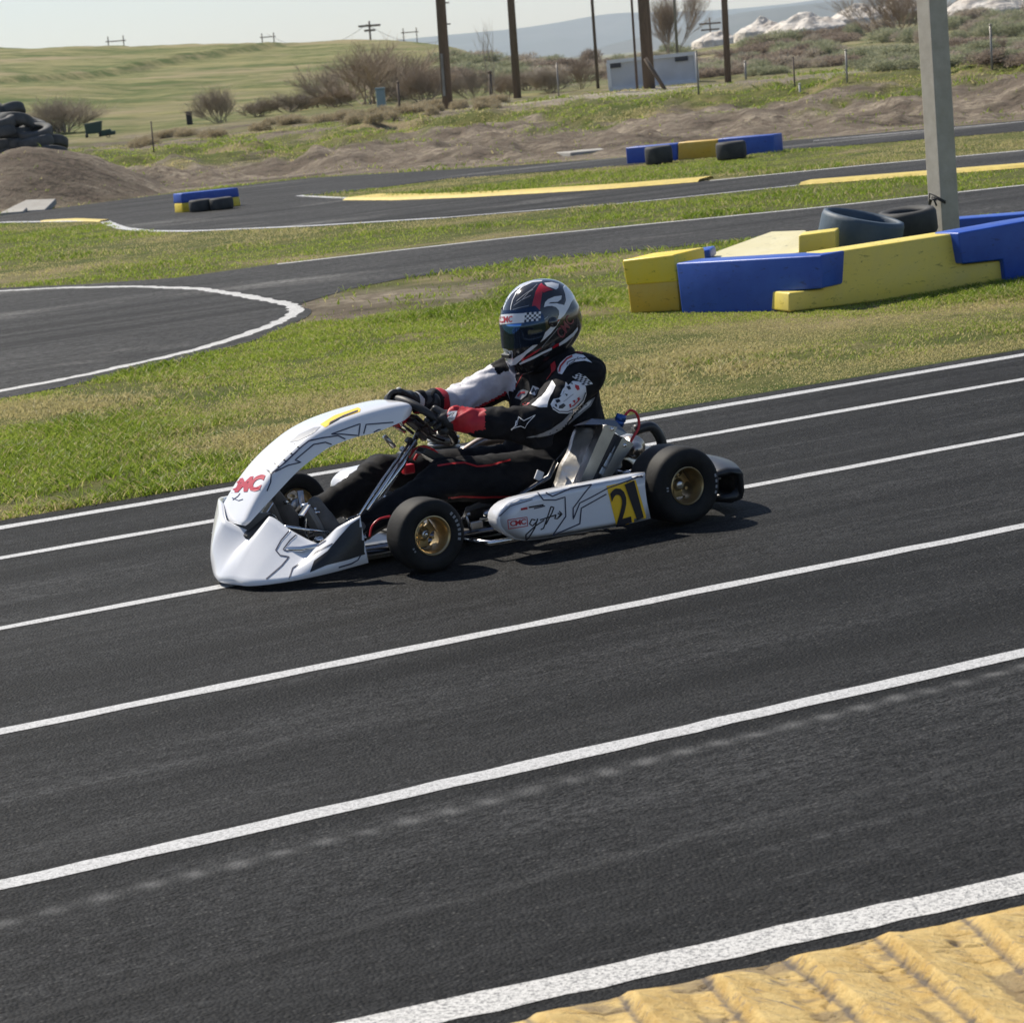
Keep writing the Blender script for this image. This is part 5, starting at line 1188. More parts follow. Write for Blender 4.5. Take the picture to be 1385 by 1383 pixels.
for k, pth in enumerate(([(553, 618), (562, 607), (576, 604), (590, 612), (600, 627)], [(560, 622), (568, 611), (580, 610), (592, 622), (596, 630)], [(500, 726), (503, 712), (513, 702), (528, 698)])):
    MB().tube(catmull([ky(a, b, (.02, -.02, .40)[k]) for a, b in pth], 6), .0055 if k < 2 else .004, 8).build('red_hose', m_redh, kart)
MB().box(ky(552, 634, .0), (.045, .03, .035), 0, bev=.006).build('brake_cylinder', m_redh, kart)
MB().prism([(0, 0), (-.02, .02), (-.09, -.02), (-.11, -.06), (-.07, -.05)], .06, 0, .006, Matrix.Translation(ky(560, 612, .05))).build('fuel_tank', m_blackp, kart)
# ---- pedals
for s in (-1, 1):
    MB().tube([(.715, s * .11, .05), (.725, s * .12, .15), (.71, s * .12, .21), (.70, s * .06, .215), (.70, s * .17, .215)], .006, 8).build('pedal', m_chr, kart)
MB().tube(catmull([ky(425, 693, .17), ky(440, 693, .17), ky(449, 700, .17), ky(450, 708, .17), ky(444, 716, .17)], 5), .0055, 8).build('brake_hoop', m_chr, kart)
MB().tube([ky(385, 712, .22), ky(420, 717, .22), ky(452, 720, .22)], .006, 8).build('brake_rod', m_chr, kart)
MB().ellipsoid(ky(432, 730, .2), (.02, .018, .016)).build('rod_end', m_chr, kart)
for k, (px, py, y) in enumerate(((357, 688, -.22), (414, 690, -.12))):
    MB().lathe([(0, -.02), (.020, -.02), (.026, -.01), (.026, .012), (.012, .02), (0, .02)], 20, 0, 'x', ky(px, py, y)).build('master_cylinder', m_chr, kart)
hn = Vector((.65, .15, .75)).normalized().to_track_quat('Z', 'Y').to_matrix()
for k, (px, py, y) in enumerate(((362, 687, .06), (412, 690, .235))):
    MB().box(ky(px, py, y), (.030, .050, .008), 0, rot=hn, bev=.003).build('glint_plate', m_chr, kart)  # added plates tilted to mirror the sun as a glint, not kart parts
# ---- seat
st = MB(); prof = [(.10, .060), (-.05, .045), (-.20, .050), (-.30, .085), (-.36, .17), (-.41, .26), (-.44, .33), (-.455, .36)]
rings = []
for i, (x, z) in enumerate(catmull([(a, 0, b_) for a, b_ in prof], 5)[::1] if False else [(p[0], p[2]) for p in catmull([(a, 0, b_) for a, b_ in prof], 5)]):
    t = i / 35; wd = .17 + .02 * math.sin(t * 3.1); sh_ = .06 + .10 * math.sin(min(1, t * 1.3) * math.pi) ** 1.0; fx = .55 if t < .5 else 1.0; row = []
    for k in range(17):
        a = -1 + k / 8; up = abs(a) ** 3.0
        nx, nz = (0.15, 1.0) if t < .35 else ((.75, .55) if t < .6 else (.95, .25))
        row.append((x + nx * sh_ * up, a * wd * (1 - .04 * up), z + nz * sh_ * up))
    rings.append(row)
st.loft(rings, 0); o = st.build('seat', m_seat, kart, fix=False); md = o.modifiers.new('s', 'SOLIDIFY'); md.thickness = .006
MB().tube([ky(656, 693, .28), ky(700, 672, .28), ky(742, 645, .27), ky(752, 625, .26)], .009, 10).build('seat_strut', m_tub, kart)
MB().ellipsoid(ky(661, 694, .30), (.022, .016, .014)).build('strut_boss', m_alu, kart)
MB().box(ky(729, 643, .27), (.03, .008, .035), 0, rot=Matrix.Rotation(math.radians(-30), 3, 'Y'), bev=.002).build('ballast_tag', m_whf, kart)
# ---- radiator leaning beside the seat
ra = MB(); y0_, y1_ = .34, .46
c1, c2, c3, c4 = [Vector(ky(px, py, y)) for px, py, y in ((779, 577, .26), (826, 575, .435), (794, 662, .435), (742, 666, .26))]
def slab4(mb, a, b, c, d, y0, y1, mi=0):
    vs = [Vector((p.x, y0, p.z)) for p in (a, b, c, d)] + [Vector((p.x, y1, p.z)) for p in (a, b, c, d)]
    mb.add(vs, [(0, 1, 2, 3), (7, 6, 5, 4), (0, 4, 5, 1), (1, 5, 6, 2), (2, 6, 7, 3), (3, 7, 4, 0)], mi, False)
# radiator front face: a shallow polished sheet, creased to catch sun glare
rg = []
for k in range(13):
    t = k / 12; a = c1.lerp(c2, t); b_ = c4.lerp(c3, t); bow = .035 * math.sin(math.pi * t) ; n_ = 10
    rg.append([a.lerp(b_, q / n_) + Vector((.72, 0, .69)) * (-bow * .5 + .004 * math.sin(q * 1.3 + t * 5)) for q in range(n_ + 1)])
hs = MB(); hs.loft(rg, 0); o = hs.build('radiator_face', M("creased polished sheet", (0.85, 0.82, 0.77), 0.36, 1.0, c2=(0.62, 0.58, 0.52), sc=7, bs=6, bstr=.35, bd=.02), kart, fix=False); md = o.modifiers.new('s', 'SOLIDIFY'); md.thickness = .004
fr2 = MB(); d_a = Vector(ky(820, 575, .43)); d_b = Vector(ky(846, 584, .43)); d_c = Vector(ky(808, 655, .43)); d_d = Vector(ky(792, 662, .43))
slab4(fr2, Vector(ky(815, 574, .43)), Vector(ky(832, 577, .43)), Vector(ky(792, 662, .43)), Vector(ky(776, 664, .43)), .40, .445)
fr2.build('radiator_tank', m_alu, kart)
fr3 = MB(); slab4(fr3, Vector(ky(838, 590, .43)), Vector(ky(853, 600, .43)), Vector(ky(812, 659, .43)), Vector(ky(802, 661, .43)), .40, .452); fr3.build('radiator_rail', m_alu, kart)
fr4 = MB(); slab4(fr4, Vector(ky(826, 582, .43)), Vector(ky(843, 592, .43)), Vector(ky(806, 660, .43)), Vector(ky(790, 662, .43)), .34, .425); fr4.build('radiator_core', m_engd, kart)
for (px, py) in ((830, 608), (824, 617), (819, 626), (813, 636)): MB().box(ky(px, py, .43), (.010, .008, .028), 0, rot=Matrix.Rotation(math.radians(-38), 3, 'Y'), bev=.002).build('core_bracket', m_alu, kart)
for (px, py) in ((828, 580), (845, 602)): MB().tube([ky(px, py, .44), ky(px, py, .456)], .007, 10).build('radiator_bolt', m_chr, kart)
tk = MB(); tk.add([ky(775, 576, .42), ky(800, 566, .40), ky(832, 568, .40), ky(848, 586, .42), ky(838, 590, .43), ky(822, 574, .43), ky(790, 574, .43)] + [tuple(np.array(ky(px, py, .32))) for px, py in ((775, 576), (800, 566), (832, 568), (848, 586), (838, 590), (822, 574), (790, 574))],
    [(0, 1, 2, 3, 4, 5, 6), (13, 12, 11, 10, 9, 8, 7)] + [(i, i + 7, (i + 1) % 7 + 7, (i + 1) % 7) for i in range(7)], 0, False); tk.build('radiator_top', m_tub, kart)
cp = Vector(ky(839, 567, .38)); dv = Vector((-.35, 0, .75)).normalized()
MB().tube([cp - dv * .025, cp - dv * .005], .018, 14).tube([cp - dv * .005, cp + dv * .018], [.021, .019], 14).build('radiator_cap', m_bluec, kart)
MB().tube(catmull([ky(845, 562, .38), ky(852, 555, .38), ky(860, 558, .38), ky(864, 568, .38), ky(863, 580, .38), ky(857, 590, .38), ky(852, 599, .38)], 6), .0052, 10).build('red_hose', m_redh, kart)
# ---- engine on the far side, exhaust across the back
en = MB(); ex, ey, ez = ky(662, 615, -.33)
en.box((-.13, -.30, .13), (.20, .20, .16), 0, bev=.02); en.build('engine_case', m_engd, kart)
cy = MB()
for k in range(7): cy.lathe([(.0, k * .018), (.062, k * .018), (.062, k * .018 + .009), (.045, k * .018 + .009), (.045, k * .018 + .018)], 24, 0, 'z', (-.07, -.30, .20))
cy.build('engine_cylinder', m_eng, kart); MB().lathe([(0, .03), (.03, .028), (.05, .012), (.055, 0), (0, 0)], 24, 0, 'z', (-.07, -.30, .326)).build('cylinder_head', m_eng, kart)
MB().tube([(-.07, -.30, .35), (-.05, -.28, .37), (0, -.26, .33)], .006, 8).build('spark_lead', m_redh, kart)
MB().tube([ky(615, 614, -.25), ky(642, 611, -.25)], .016, 12).build('carburettor', m_exh, kart); MB().box((.03, -.33, .24), (.14, .12, .09), 0, bev=.02).build('airbox', m_blackp, kart)
MB().tube(catmull([(-.14, -.30, .24), (-.25, -.28, .28), (-.38, -.18, .27), (-.47, -.02, .26), (-.53, .12, .24)], 6), [.022] * 25, 14).build('exhaust_header', m_exh, kart)
mf = MB(); P = catmull([(-.55, .30, .235), (-.60, .18, .235), (-.63, .02, .225), (-.66, -.16, .21), (-.69, -.36, .20)], 6); mf.tube(P, [.018] + [.030] * 3 + [.046] * (len(P) - 8) + [.040, .030, .018, .014], 20); mf.build('exhaust_pipe', m_exh, kart)
MB().tube(catmull([ky(858, 582, .10), ky(880, 577, .10), ky(893, 592, .10), ky(896, 612, .10)], 6), .020, 14).build('intake_hose', m_blackp, kart)
MB().tube(catmull([(-.35, .30, .20), (-.42, .26, .27), (-.48, .16, .30), (-.52, .05, .27), (-.56, -.05, .2)], 6), .014, 12).build('coolant_hose', m_blackp, kart)
MB().box((-.44, .20, .12), (.12, .10, .12), 0, bev=.015).build('water_pump', m_engd, kart)
MB().box((-.50, -.27, .15), (.26, .03, .16), 0, bev=.01).build('chain_guard', m_alu, kart)
MB().box((-.62, -.52, .21), (.20, .18, .05), 0, bev=.02).build('rear_fairing', m_tub, kart)

# ================================================================== THE DRIVER (same frame as the kart)
m_suit = M("black racing suit cloth", (0.006, 0.006, 0.008), 0.8, c2=(0.012, 0.012, 0.014), sc=20, spec=.18, bs=55, bstr=.35, bd=.004)
m_silv = M("silver grey suit cloth", (0.58, 0.57, 0.61), 0.6, c2=(0.46, 0.45, 0.50), sc=25, bs=45, bstr=.45, bd=.005)
m_redc = M("red suit cloth", (0.50, 0.015, 0.025), 0.55, c2=(0.36, 0.01, 0.02), sc=25, bs=45, bstr=.4, bd=.005)
m_redp = M("dark red piping", (0.42, 0.01, 0.015), 0.55)
def remeshed(mb, voxel, smooth, name):
    me = mb.mesh(name + '_tmp', []); o = bpy.data.objects.new('tmp', me); COL.objects.link(o)
    r = o.modifiers.new('r', 'REMESH'); r.mode = 'VOXEL'; r.voxel_size = voxel; r.use_smooth_shade = True
    if smooth: s_ = o.modifiers.new('s', 'SMOOTH'); s_.factor = .5; s_.iterations = smooth
    dg = bpy.context.evaluated_depsgraph_get(); dg.update(); m2 = bpy.data.meshes.new_from_object(o.evaluated_get(dg))
    V = np.array([v.co[:] for v in m2.vertices]); Fc = [tuple(p.vertices) for p in m2.polygons]; Nn = np.array([v.normal[:] for v in m2.vertices])
    bpy.data.objects.remove(o); bpy.data.meshes.remove(me); bpy.data.meshes.remove(m2); return V, Fc, Nn
SN = Vector((-.415, .19, .528)); EN = Vector((-.150, .275, .388)); WN = Vector((.112, .172, .440))
SF = Vector((-.345, -.18, .530)); EF = Vector((-.110, -.235, .440)); WF = Vector((.118, -.095, .492))
HN = Vector((-.27, .10, .165)); KN = Vector((.19, .18, .235)); AN = Vector((.575, .15, .105))
HF = Vector((-.27, -.10, .165)); KF = Vector((.26, -.17, .245)); AF = Vector((.615, -.13, .130))
bd = MB()
bd.ellipsoid((-.30, 0, .17), (.14, .17, .12)); bd.capsule((-.31, .05, .18), (-.385, .06, .38), .125, .125); bd.capsule((-.31, -.05, .18), (-.375, -.06, .38), .125, .125)
bd.capsule((-.405, .08, .38), (-.42, .10, .475), .135, .108); bd.capsule((-.375, -.08, .40), (-.375, -.10, .475), .125, .098)
bd.capsule((-.415, 0, .38), (-.395, 0, .53), .14, .095); bd.capsule((-.40, .06, .52), SN, .085, .090); bd.capsule((-.38, -.06, .52), SF, .078, .080)
bd.capsule((-.385, 0, .53), (-.365, 0, .62), .068, .062)
bd.capsule(SN, EN, .086, .068); bd.capsule(EN, WN, .067, .046); bd.capsule(SF, EF, .080, .066); bd.capsule(EF, WF, .066, .042)
bd.capsule(HN, KN, .112, .070); bd.capsule(KN, AN, .068, .044); bd.capsule(HF, KF, .112, .070); bd.capsule(KF, AF, .068, .044)
bd.capsule(KN + Vector((.05, 0, -.04)), KN.lerp(AN, .45) + Vector((0, 0, -.03)), .05, .058); bd.capsule(KF + Vector((.05, 0, -.04)), KF.lerp(AF, .45) + Vector((0, 0, -.03)), .05, .058)
bd.ellipsoid(Vector(EN) + Vector((-.01, .01, -.02)), (.06, .05, .055))
V_, F_, N_ = remeshed(bd, .0085, 5, 'person')
# cloth folds: drawn across each limb, strongest at the bends
def seg_t(P, A, B):
    A = np.array(A); B = np.array(B); d = B - A; t = np.clip(((P - A) @ d) / (d @ d), 0, 1); return t, np.linalg.norm(P - (A + t[:, None] * d), axis=1)
disp = np.zeros(len(V_)); rest = np.ones(len(V_))
for (A, B, fr_, amp, sd_) in ((SN, EN, 34, .0085, 1), (EN, WN, 44, .008, 2), (SF, EF, 34, .0095, 3), (EF, WF, 44, .009, 4), (HN, KN, 26, .008, 5), (KN, AN, 34, .009, 6), (HF, KF, 26, .008, 7), (KF, AF, 34, .009, 8)):
    t, dd = seg_t(V_, A, B); L = (Vector(B) - Vector(A)).length; wgt = np.exp(-(dd / .11) ** 4) * (.45 + .9 * np.abs(2 * t - 1) ** 1.5)
    sx = t * L * fr_ + 2.2 * (vnoise(V_[:, 1] * 14 + sd_ * 9, V_[:, 2] * 14, sd_) - .5) * 3; disp += wgt * amp * (vnoise(sx, V_[:, 1] * 10 + V_[:, 2] * 8, sd_ + 20) - .5) * 1.4; rest *= 1 - .6 * np.clip(wgt, 0, 1)
disp += rest * .014 * (fbm(V_[:, 0] * 12 + V_[:, 2] * 5, V_[:, 1] * 9 + V_[:, 2] * 13, 3, 55) - .5) + .004 * (fbm(V_[:, 0] * 30, V_[:, 2] * 30 + V_[:, 1] * 17, 2, 57) - .5)
V_ = V_ + N_ * disp[:, None] * 1.7
fc = np.array([V_[list(f)].mean(0) for f in F_]); mi = np.zeros(len(F_), int)
tF, dF = seg_t(fc, SF, EF); tF2, dF2 = seg_t(fc, EF, WF); farA = (np.minimum(dF, dF2) < .105) & (fc[:, 1] < -.075) & (fc[:, 2] > .34)
sl = farA & ((dF < dF2) & (tF > .10) | (dF2 <= dF) & (tF2 < .50)); mi[sl] = 1
axz = np.where(dF < dF2, SF.z + (EF.z - SF.z) * tF, EF.z + (WF.z - EF.z) * tF2)
mi[farA & (fc[:, 2] < axz - .036)] = 0
mi[farA & (dF < dF2) & (tF < .30) & (fc[:, 2] > axz + .035)] = 0
mi[farA & (fc[:, 2] < axz - .030) & (fc[:, 2] > axz - .040) & (tF > .3)] = 2
mi[farA & (dF2 < dF) & (tF2 >= .50) & (tF2 < .64)] = 2
tN, dN = seg_t(fc, EN, WN); mi[(dN < .10) & (tN > .66) & (fc[:, 1] > .06) & (fc[:, 2] > .36) & ((fc[:, 2] > (EN.z + (WN.z - EN.z) * tN) - .012 - .05 * (tN - .58) * 2) | (tN > .92))] = 2
suit = MB(); suit.v = [tuple(v) for v in V_]; suit.f = list(F_); suit.m = [int(k) for k in mi]; suit.s = [True] * len(F_)
bv = suit.bvh()
def z3(*p): return [(640 + x / 6.915, 370 + y / 6.915) for x, y in p]
def z2(*p): return [(480 + x / 3.847, 370 + y / 3.847) for x, y in p]
E1 = .0022
# materials: 0 black 1 silver 2 red 3 white film 4 black film 5 red piping 6 grey
decal_poly(suit, bv, z3((795, 935), (792, 890), (820, 835), (880, 780), (960, 752), (1030, 765), (1110, 835), (1040, 815), (950, 830), (880, 870), (830, 945)), 3, E1)
decal_line(suit, bv, z3((806, 930), (822, 870), (880, 800), (930, 775)), 2.2, 5, .0034)
decal_line(suit, bv, z3((880, 860), (885, 835), (930, 812), (965, 800), (940, 830), (905, 850), (895, 862)), 1.0, 4, .0036); decal_line(suit, bv, z3((985, 785), (970, 805), (1010, 795), (1030, 800)), 1.0, 4, .0036)
decal_poly(suit, bv, z3((728, 850), (765, 820), (778, 870), (770, 905), (735, 930)), 2, E1); decal_poly(suit, bv, z3((918, 715), (985, 685), (1030, 735), (1020, 748), (930, 735)), 2, E1)
# sleeve patch: chequered flag over a white shape with red and black strokes
decal_poly(suit, bv, z3((925, 965), (990, 932), (1050, 960), (1115, 1030), (1040, 1050), (1000, 1010), (950, 985)), 3, E1)
ck = np.array(z3((930, 962), (1010, 930), (1112, 1032), (1020, 1045)), float)
for i in range(7):
    for j in range(4):
        if (i + j) % 2 == 0:
            q = lambda u_, v_: tuple((ck[0] * (1 - u_) + ck[3] * u_) * (1 - v_) + (ck[1] * (1 - u_) + ck[2] * u_) * v_)
            decal_poly(suit, bv, [q(i / 7, j / 4), q((i + 1) / 7, j / 4), q((i + 1) / 7, (j + 1) / 4), q(i / 7, (j + 1) / 4)], 4, .0036)
decal_poly(suit, bv, z3((835, 1130), (870, 1060), (930, 1008), (1000, 1010), (1050, 1060), (1055, 1130), (1030, 1200), (960, 1270), (880, 1308), (800, 1305), (745, 1270), (722, 1225), (750, 1175), (800, 1165)), 3, E1)
decal_line(suit, bv, z3((740, 1250), (800, 1290), (880, 1290), (960, 1250), (1020, 1180), (1045, 1110)), 1.2, 4, .0036)
decal_poly(suit, bv, z3((865, 1015), (885, 1040), (870, 1075), (845, 1100), (830, 1140), (812, 1140), (835, 1085), (855, 1060)), 3, E1)
decal_poly(suit, bv, z3((950, 1040), (985, 1050), (992, 1085), (970, 1092), (950, 1065)), 2, .0036)
for pl in (((890, 1225), (915, 1215), (905, 1255)), ((925, 1190), (950, 1180), (945, 1215)), ((965, 1165), (990, 1150), (980, 1195))): decal_poly(suit, bv, z3(*pl), 2, .0036, step=2)
for ln in (((895, 1250), (930, 1235), (960, 1205), (995, 1165)),): decal_line(suit, bv, z3(*ln), 1.2, 2, .0038)
for pl in (((765, 1185), (800, 1175), (815, 1200), (780, 1215)), ((800, 1235), (840, 1215), (860, 1235), (830, 1262), (795, 1262)), ((870, 1060), (900, 1050), (915, 1080), (890, 1090)), ((850, 1125), (880, 1130), (870, 1150)), ((760, 1225), (778, 1220), (782, 1250), (766, 1246)), ((905, 1030), (925, 1022), (930, 1040))): decal_poly(suit, bv, z3(*pl), 4, .0036, step=2)
decal_line(suit, bv, z3((838, 1200), (868, 1178), (905, 1150), (935, 1128)), .8, 6, .0036)
# grey comet stripe under the patch
decal_poly(suit, bv, z2((888, 852), (950, 838), (1020, 808), (1080, 765), (1130, 712), (1190, 672), (1250, 640), (1225, 688), (1170, 735), (1100, 795), (1020, 838), (950, 850)), 6, E1)
decal_poly(suit, bv, z2((1130, 722), (1180, 684), (1230, 656), (1215, 685), (1160, 728)), 3, .0034)
# star emblem outline on the forearm
star = z2((812, 808), (845, 786), (852, 745), (878, 765), (938, 735), (898, 778), (886, 802), (862, 792)); decal_line(suit, bv, star, 1.0, 3, E1, closed=True); decal_line(suit, bv, z2((812, 812), (835, 790), (840, 765)), 1.6, 3, E1)
# chest: white flap, square badge, pale badge, red seams
decal_poly(suit, bv, z3((548, 1228), (600, 1180), (640, 1150), (685, 1100), (715, 1040), (742, 1000), (772, 1050), (745, 1110), (720, 1150), (700, 1200), (690, 1250), (620, 1252)), 3, E1)
decal_poly(suit, bv, z3((562, 1045), (632, 1075), (600, 1150), (530, 1120)), 3, E1); decal_text(suit, bv, "M", z3((568, 1062), (618, 1082), (596, 1135), (548, 1112)), 4, .0036, bold=.02)
decal_poly(suit, bv, z3((392, 1165), (430, 1100), (470, 1080), (522, 1100), (500, 1140), (450, 1180)), 6, E1); decal_line(suit, bv, z3((420, 1150), (450, 1115), (490, 1110)), 2.5, 2, .0034)
decal_line(suit, bv, z3((400, 1060), (430, 1000), (470, 930)), .9, 5, E1); decal_line(suit, bv, z3((690, 990), (720, 950), (750, 900)), .9, 5, E1); decal_poly(suit, bv, z3((440, 1230), (500, 1200), (535, 1210), (500, 1235)), 2, E1)
decal_poly(suit, bv, z3((340, 880), (400, 865), (440, 850), (420, 890), (370, 910)), 1, E1)
decal_poly(suit, bv, z3((350, 1180), (330, 1130), (345, 1000), (380, 960), (300, 1000), (310, 1100)), 1, E1)
# cuff badge and band
def z4(*p): return [(510 + x / 8.66, 510 + y / 8.66) for x, y in p]
decal_poly(suit, bv, z4((800, 405), (940, 400), (905, 495), (800, 555), (780, 505)), 3, E1, step=2); decal_line(suit, bv, z4((805, 505), (820, 470), (810, 440), (845, 450), (905, 420), (880, 455), (885, 480), (850, 475)), .9, 4, .0036, closed=True)
decal_poly(suit, bv, z4((790, 560), (860, 540), (885, 690), (840, 670)), 6, E1, step=2)
decal_line(suit, bv, [(606, 673), (625, 671), (655, 672), (691, 671)], 2.4, 5, E1); decal_line(suit, bv, [(592, 630), (612, 627), (628, 626), (645, 631), (665, 629), (690, 622)], 2.2, 5, E1)
person = suit.build('person', [m_suit, m_silv, m_redc, m_whf, m_blk_l, m_redp, m_greyf], None, fix=False)
person.location = KO; person.rotation_euler = (0, 0, KA)
tag(person, "driver in a black, red and silver racing suit and full-face helmet, steering the kart", 'person')
# ---- boots
m_boot = M("grey suede boot", (0.09, 0.085, 0.08), 0.75, c2=(0.14, 0.13, 0.12), sc=20); m_sole = M("worn grey rubber sole", (0.20, 0.19, 0.175), 0.8)
for (A, sd) in ((AN, 1), (AF, -1)):
    b2 = MB(); heel = A + Vector((.045, 0, -.052)); toe = A + Vector((.115, -.005 * sd, .125)); ball = heel.lerp(toe, .66)
    b2.capsule(A + Vector((-.03, 0, .012)), A + Vector((.03, 0, -.02)), .047, .042); b2.capsule(heel, heel.lerp(toe, .35), .035, .037); b2.capsule(heel.lerp(toe, .3) - Vector((.010, 0, 0)), ball, .040, .039); b2.capsule(ball, toe, .038, .026); b2.capsule(A, heel, .042, .036)
    V2, F2, N2 = remeshed(b2, .005, 3, 'boot'); mb = MB(); mb.add(V2, F2, 0); bo = mb.build('boot', m_boot, person)
    d = (toe - heel).normalized(); nn = Vector((d.z, 0, -d.x)); so_ = MB(); ring = []
    for k in range(9):
        t = k / 8; c = heel.lerp(toe, t * 1.16 - .10) + nn * .036; wd = (.026, .034, .035, .032, .034, .042, .044, .038, .022)[k]
        ring.append([c + Vector((0, wd, 0)), c + Vector((0, wd * .9, 0)) + nn * .010, c + Vector((0, -wd * .9, 0)) + nn * .010, c + Vector((0, -wd, 0)), c + Vector((0, -wd * .8, 0)) - nn * .012, c + Vector((0, wd * .8, 0)) - nn * .012])
    so_.loft(ring, 0, closed=True, cap=True, smooth=False); so_.build('sole', m_sole, bo)
# ---- gloves: palm, four fingers curled round the rim and a thumb
m_glove = M("black leather glove", (0.016, 0.016, 0.018), 0.5, c2=(0.03, 0.03, 0.03), sc=30, bs=90, bstr=.4, bd=.002); m_knk = M("pale knuckle guard", (0.50, 0.49, 0.47), .55)
def glove(ang, W_, up, band):
    G_ = rimpt(ang); T = (rimpt(ang + .05) - rimpt(ang - .05)).normalized(); a = (W_ - G_); a = (a - T * a.dot(T)).normalized(); b_ = T.cross(a).normalized()
    if b_.dot(up) < 0: b_ = -b_
    mb = MB(); kn = G_ + a * .020 + b_ * .024; wr_ = W_ + (G_ - W_).normalized() * .02; lens = [.92, 1.0, .95, .80]; tips = []
    thumb_s = 1 if ang_side > 0 else -1
    for i in range(4):
        off = T * (.033 - .022 * i) * thumb_s; mb.capsule(wr_ + off * .55, kn + off - a * .0, .020, .0125)
        p0 = kn + off; rad = .0265; n_ = 7; prev = p0
        for k in range(1, n_ + 1):
            th = math.radians(52 + (225 * lens[i]) * k / n_); q = G_ + off * .98 + a * rad * math.cos(th) + b_ * rad * math.sin(th); mb.capsule(prev, q, .0108 - .0003 * k, .0105 - .0003 * k, seg=12); prev = q
    mb.ellipsoid(wr_.lerp(kn, .55), (.038, .036, .026)); 
    tb = wr_.lerp(kn, .35) + T * .036 * thumb_s - b_ * .008; q1 = G_ + T * .044 * thumb_s + a * .022 - b_ * .006; q2 = G_ + T * .042 * thumb_s - a * .004 - b_ * .024; q3 = G_ + T * .036 * thumb_s - a * .020 - b_ * .018
    mb.capsule(wr_.lerp(kn, .3) + T * .015 * thumb_s, tb, .02, .016); mb.capsule(tb, q1, .015, .0125); mb.capsule(q1, q2, .0125, .0115); mb.capsule(q2, q3, .0115, .010)
    if band: mb.capsule(W_ + (W_ - G_).normalized() * .050, wr_, .046, .033)
    else: mb.capsule(W_, wr_, .034, .032)
    V2, F2, N2 = remeshed(mb, .0034, 2, 'glove'); g = MB(); g.add(V2, F2, 0); go_ = g.build('glove', m_glove, person)
    ax = (G_ - W_).normalized(); c = W_ + ax * .004
    c = wr_.lerp(kn, .02) if band else wr_
    MB().tube([c - ax * .011, c + ax * .011], [.0385, .036], 26, cap=False).build('wrist_strap', m_knk if band else m_glove, go_)
    for i in range(4): off = T * (.033 - .022 * i) * thumb_s; MB().ellipsoid(kn + off + b_ * .010 - a * .006, (.0095, .009, .0065)).build('knuckle_pad', m_knk, go_)
ang_side = 1; glove(math.radians(112), WF, Vector((.2, 0, 1)), True)
ang_side = -1; glove(math.radians(10), WN + Vector((.0, .0, 0)), Vector((0, .3, 1)), False)
# ---- helmet
HC = Vector((-.372, 0, .735)); TILT = Matrix.Rotation(math.radians(9), 3, 'Y')
tabH = [(.149, 0, .004, .004), (.145, 0, .040, .034), (.136, -.002, .070, .058), (.120, -.004, .098, .081), (.095, -.004, .123, .101), (.060, -.003, .142, .116), (.020, 0, .152, .123), (-.020, .002, .155, .125), (-.055, .006, .155, .123), (-.085, .014, .150, .118), (-.110, .022, .141, .111), (-.130, .028, .128, .101), (-.142, .030, .115, .090), (-.146, .030, .100, .078)]
rows = catmull([np.array(t) for t in tabH], 3); rings = []
for (z, cx, a, b_) in rows:
    row = []
    for k in range(72):
        th = 2 * math.pi * k / 72; c, s = math.cos(th), math.sin(th); e_ = 2.25 if z < .03 else 2.05
        x = cx + a * math.copysign(abs(c) ** (2 / e_), c); y = b_ * math.copysign(abs(s) ** (2 / e_), s)
        zz = z
        if z < .0 and c > .3: x += .010 * (c - .3) * min(1, -z / .08) * (1 - max(0, (-z - .10) / .05) * .6)
        if z < -.06: zz += .022 * (-c) * min(1, (-z - .06) / .07) ;  # rear edge sits higher than the chin
        if z < -.10 and c > .6: zz -= .004
        p = TILT @ Vector((x, y, zz)) + HC; row.append(p)
    rings.append(row)
hm = MB(); hm.loft(rings, 0, closed=True); hm.add([Vector(p) for p in rings[0]], [tuple(range(72))], 0); bvh_h = hm.bvh()
m_hb = M("gloss black helmet paint", (0.012, 0.012, 0.014), 0.12, coat=1.0); m_hw = M("gloss white helmet paint", (0.70, 0.71, 0.73), 0.15, coat=1.0); m_hr = M("gloss red helmet paint", (0.42, 0.01, 0.02), 0.18, coat=1.0)
m_hg = M("silver hairline", (0.35, 0.36, 0.38), 0.3, .5); m_vis = M("mirrored dark visor", (0.03, 0.05, 0.09), 0.05, .85); m_visrefl = M("painted blue visor reflection", (0.08, 0.20, 0.50), 0.08, .9)
H1 = .0009
white = [((262, 372), (268, 320), (300, 240), (345, 175), (405, 122), (470, 90), (560, 66), (650, 62), (640, 74), (560, 82), (480, 108), (415, 145), (360, 195), (318, 258), (290, 320), (280, 372)),
         ((665, 88), (735, 82), (800, 98), (795, 135), (775, 152), (735, 135), (690, 120)),
         ((660, 315), (672, 268), (700, 240), (760, 215), (828, 206), (822, 240), (790, 265), (725, 268), (700, 282), (780, 278), (850, 295), (866, 250), (858, 190), (838, 135), (850, 112), (905, 125), (935, 175), (948, 225), (915, 270), (888, 330), (850, 390), (815, 425), (785, 432), (803, 385), (800, 345), (775, 315), (735, 302), (690, 305)),
         ((788, 435), (812, 438), (780, 490), (725, 560), (660, 620), (610, 655), (560, 662), (590, 620), (640, 580), (705, 520), (750, 470)),
         ((470, 740), (520, 700), (560, 668), (605, 664), (560, 705), (500, 750), (455, 800), (400, 850), (350, 862), (300, 790), (285, 735), (320, 720), (368, 722), (372, 800)),
         ((262, 688), (300, 700), (330, 716), (290, 725), (266, 708)),
         ((430, 840), (470, 815), (560, 775), (650, 730), (735, 690), (735, 712), (650, 750), (560, 800), (440, 852)),
         ((800, 655), (860, 610), (930, 555), (975, 500), (978, 525), (940, 580), (870, 640), (805, 678))]
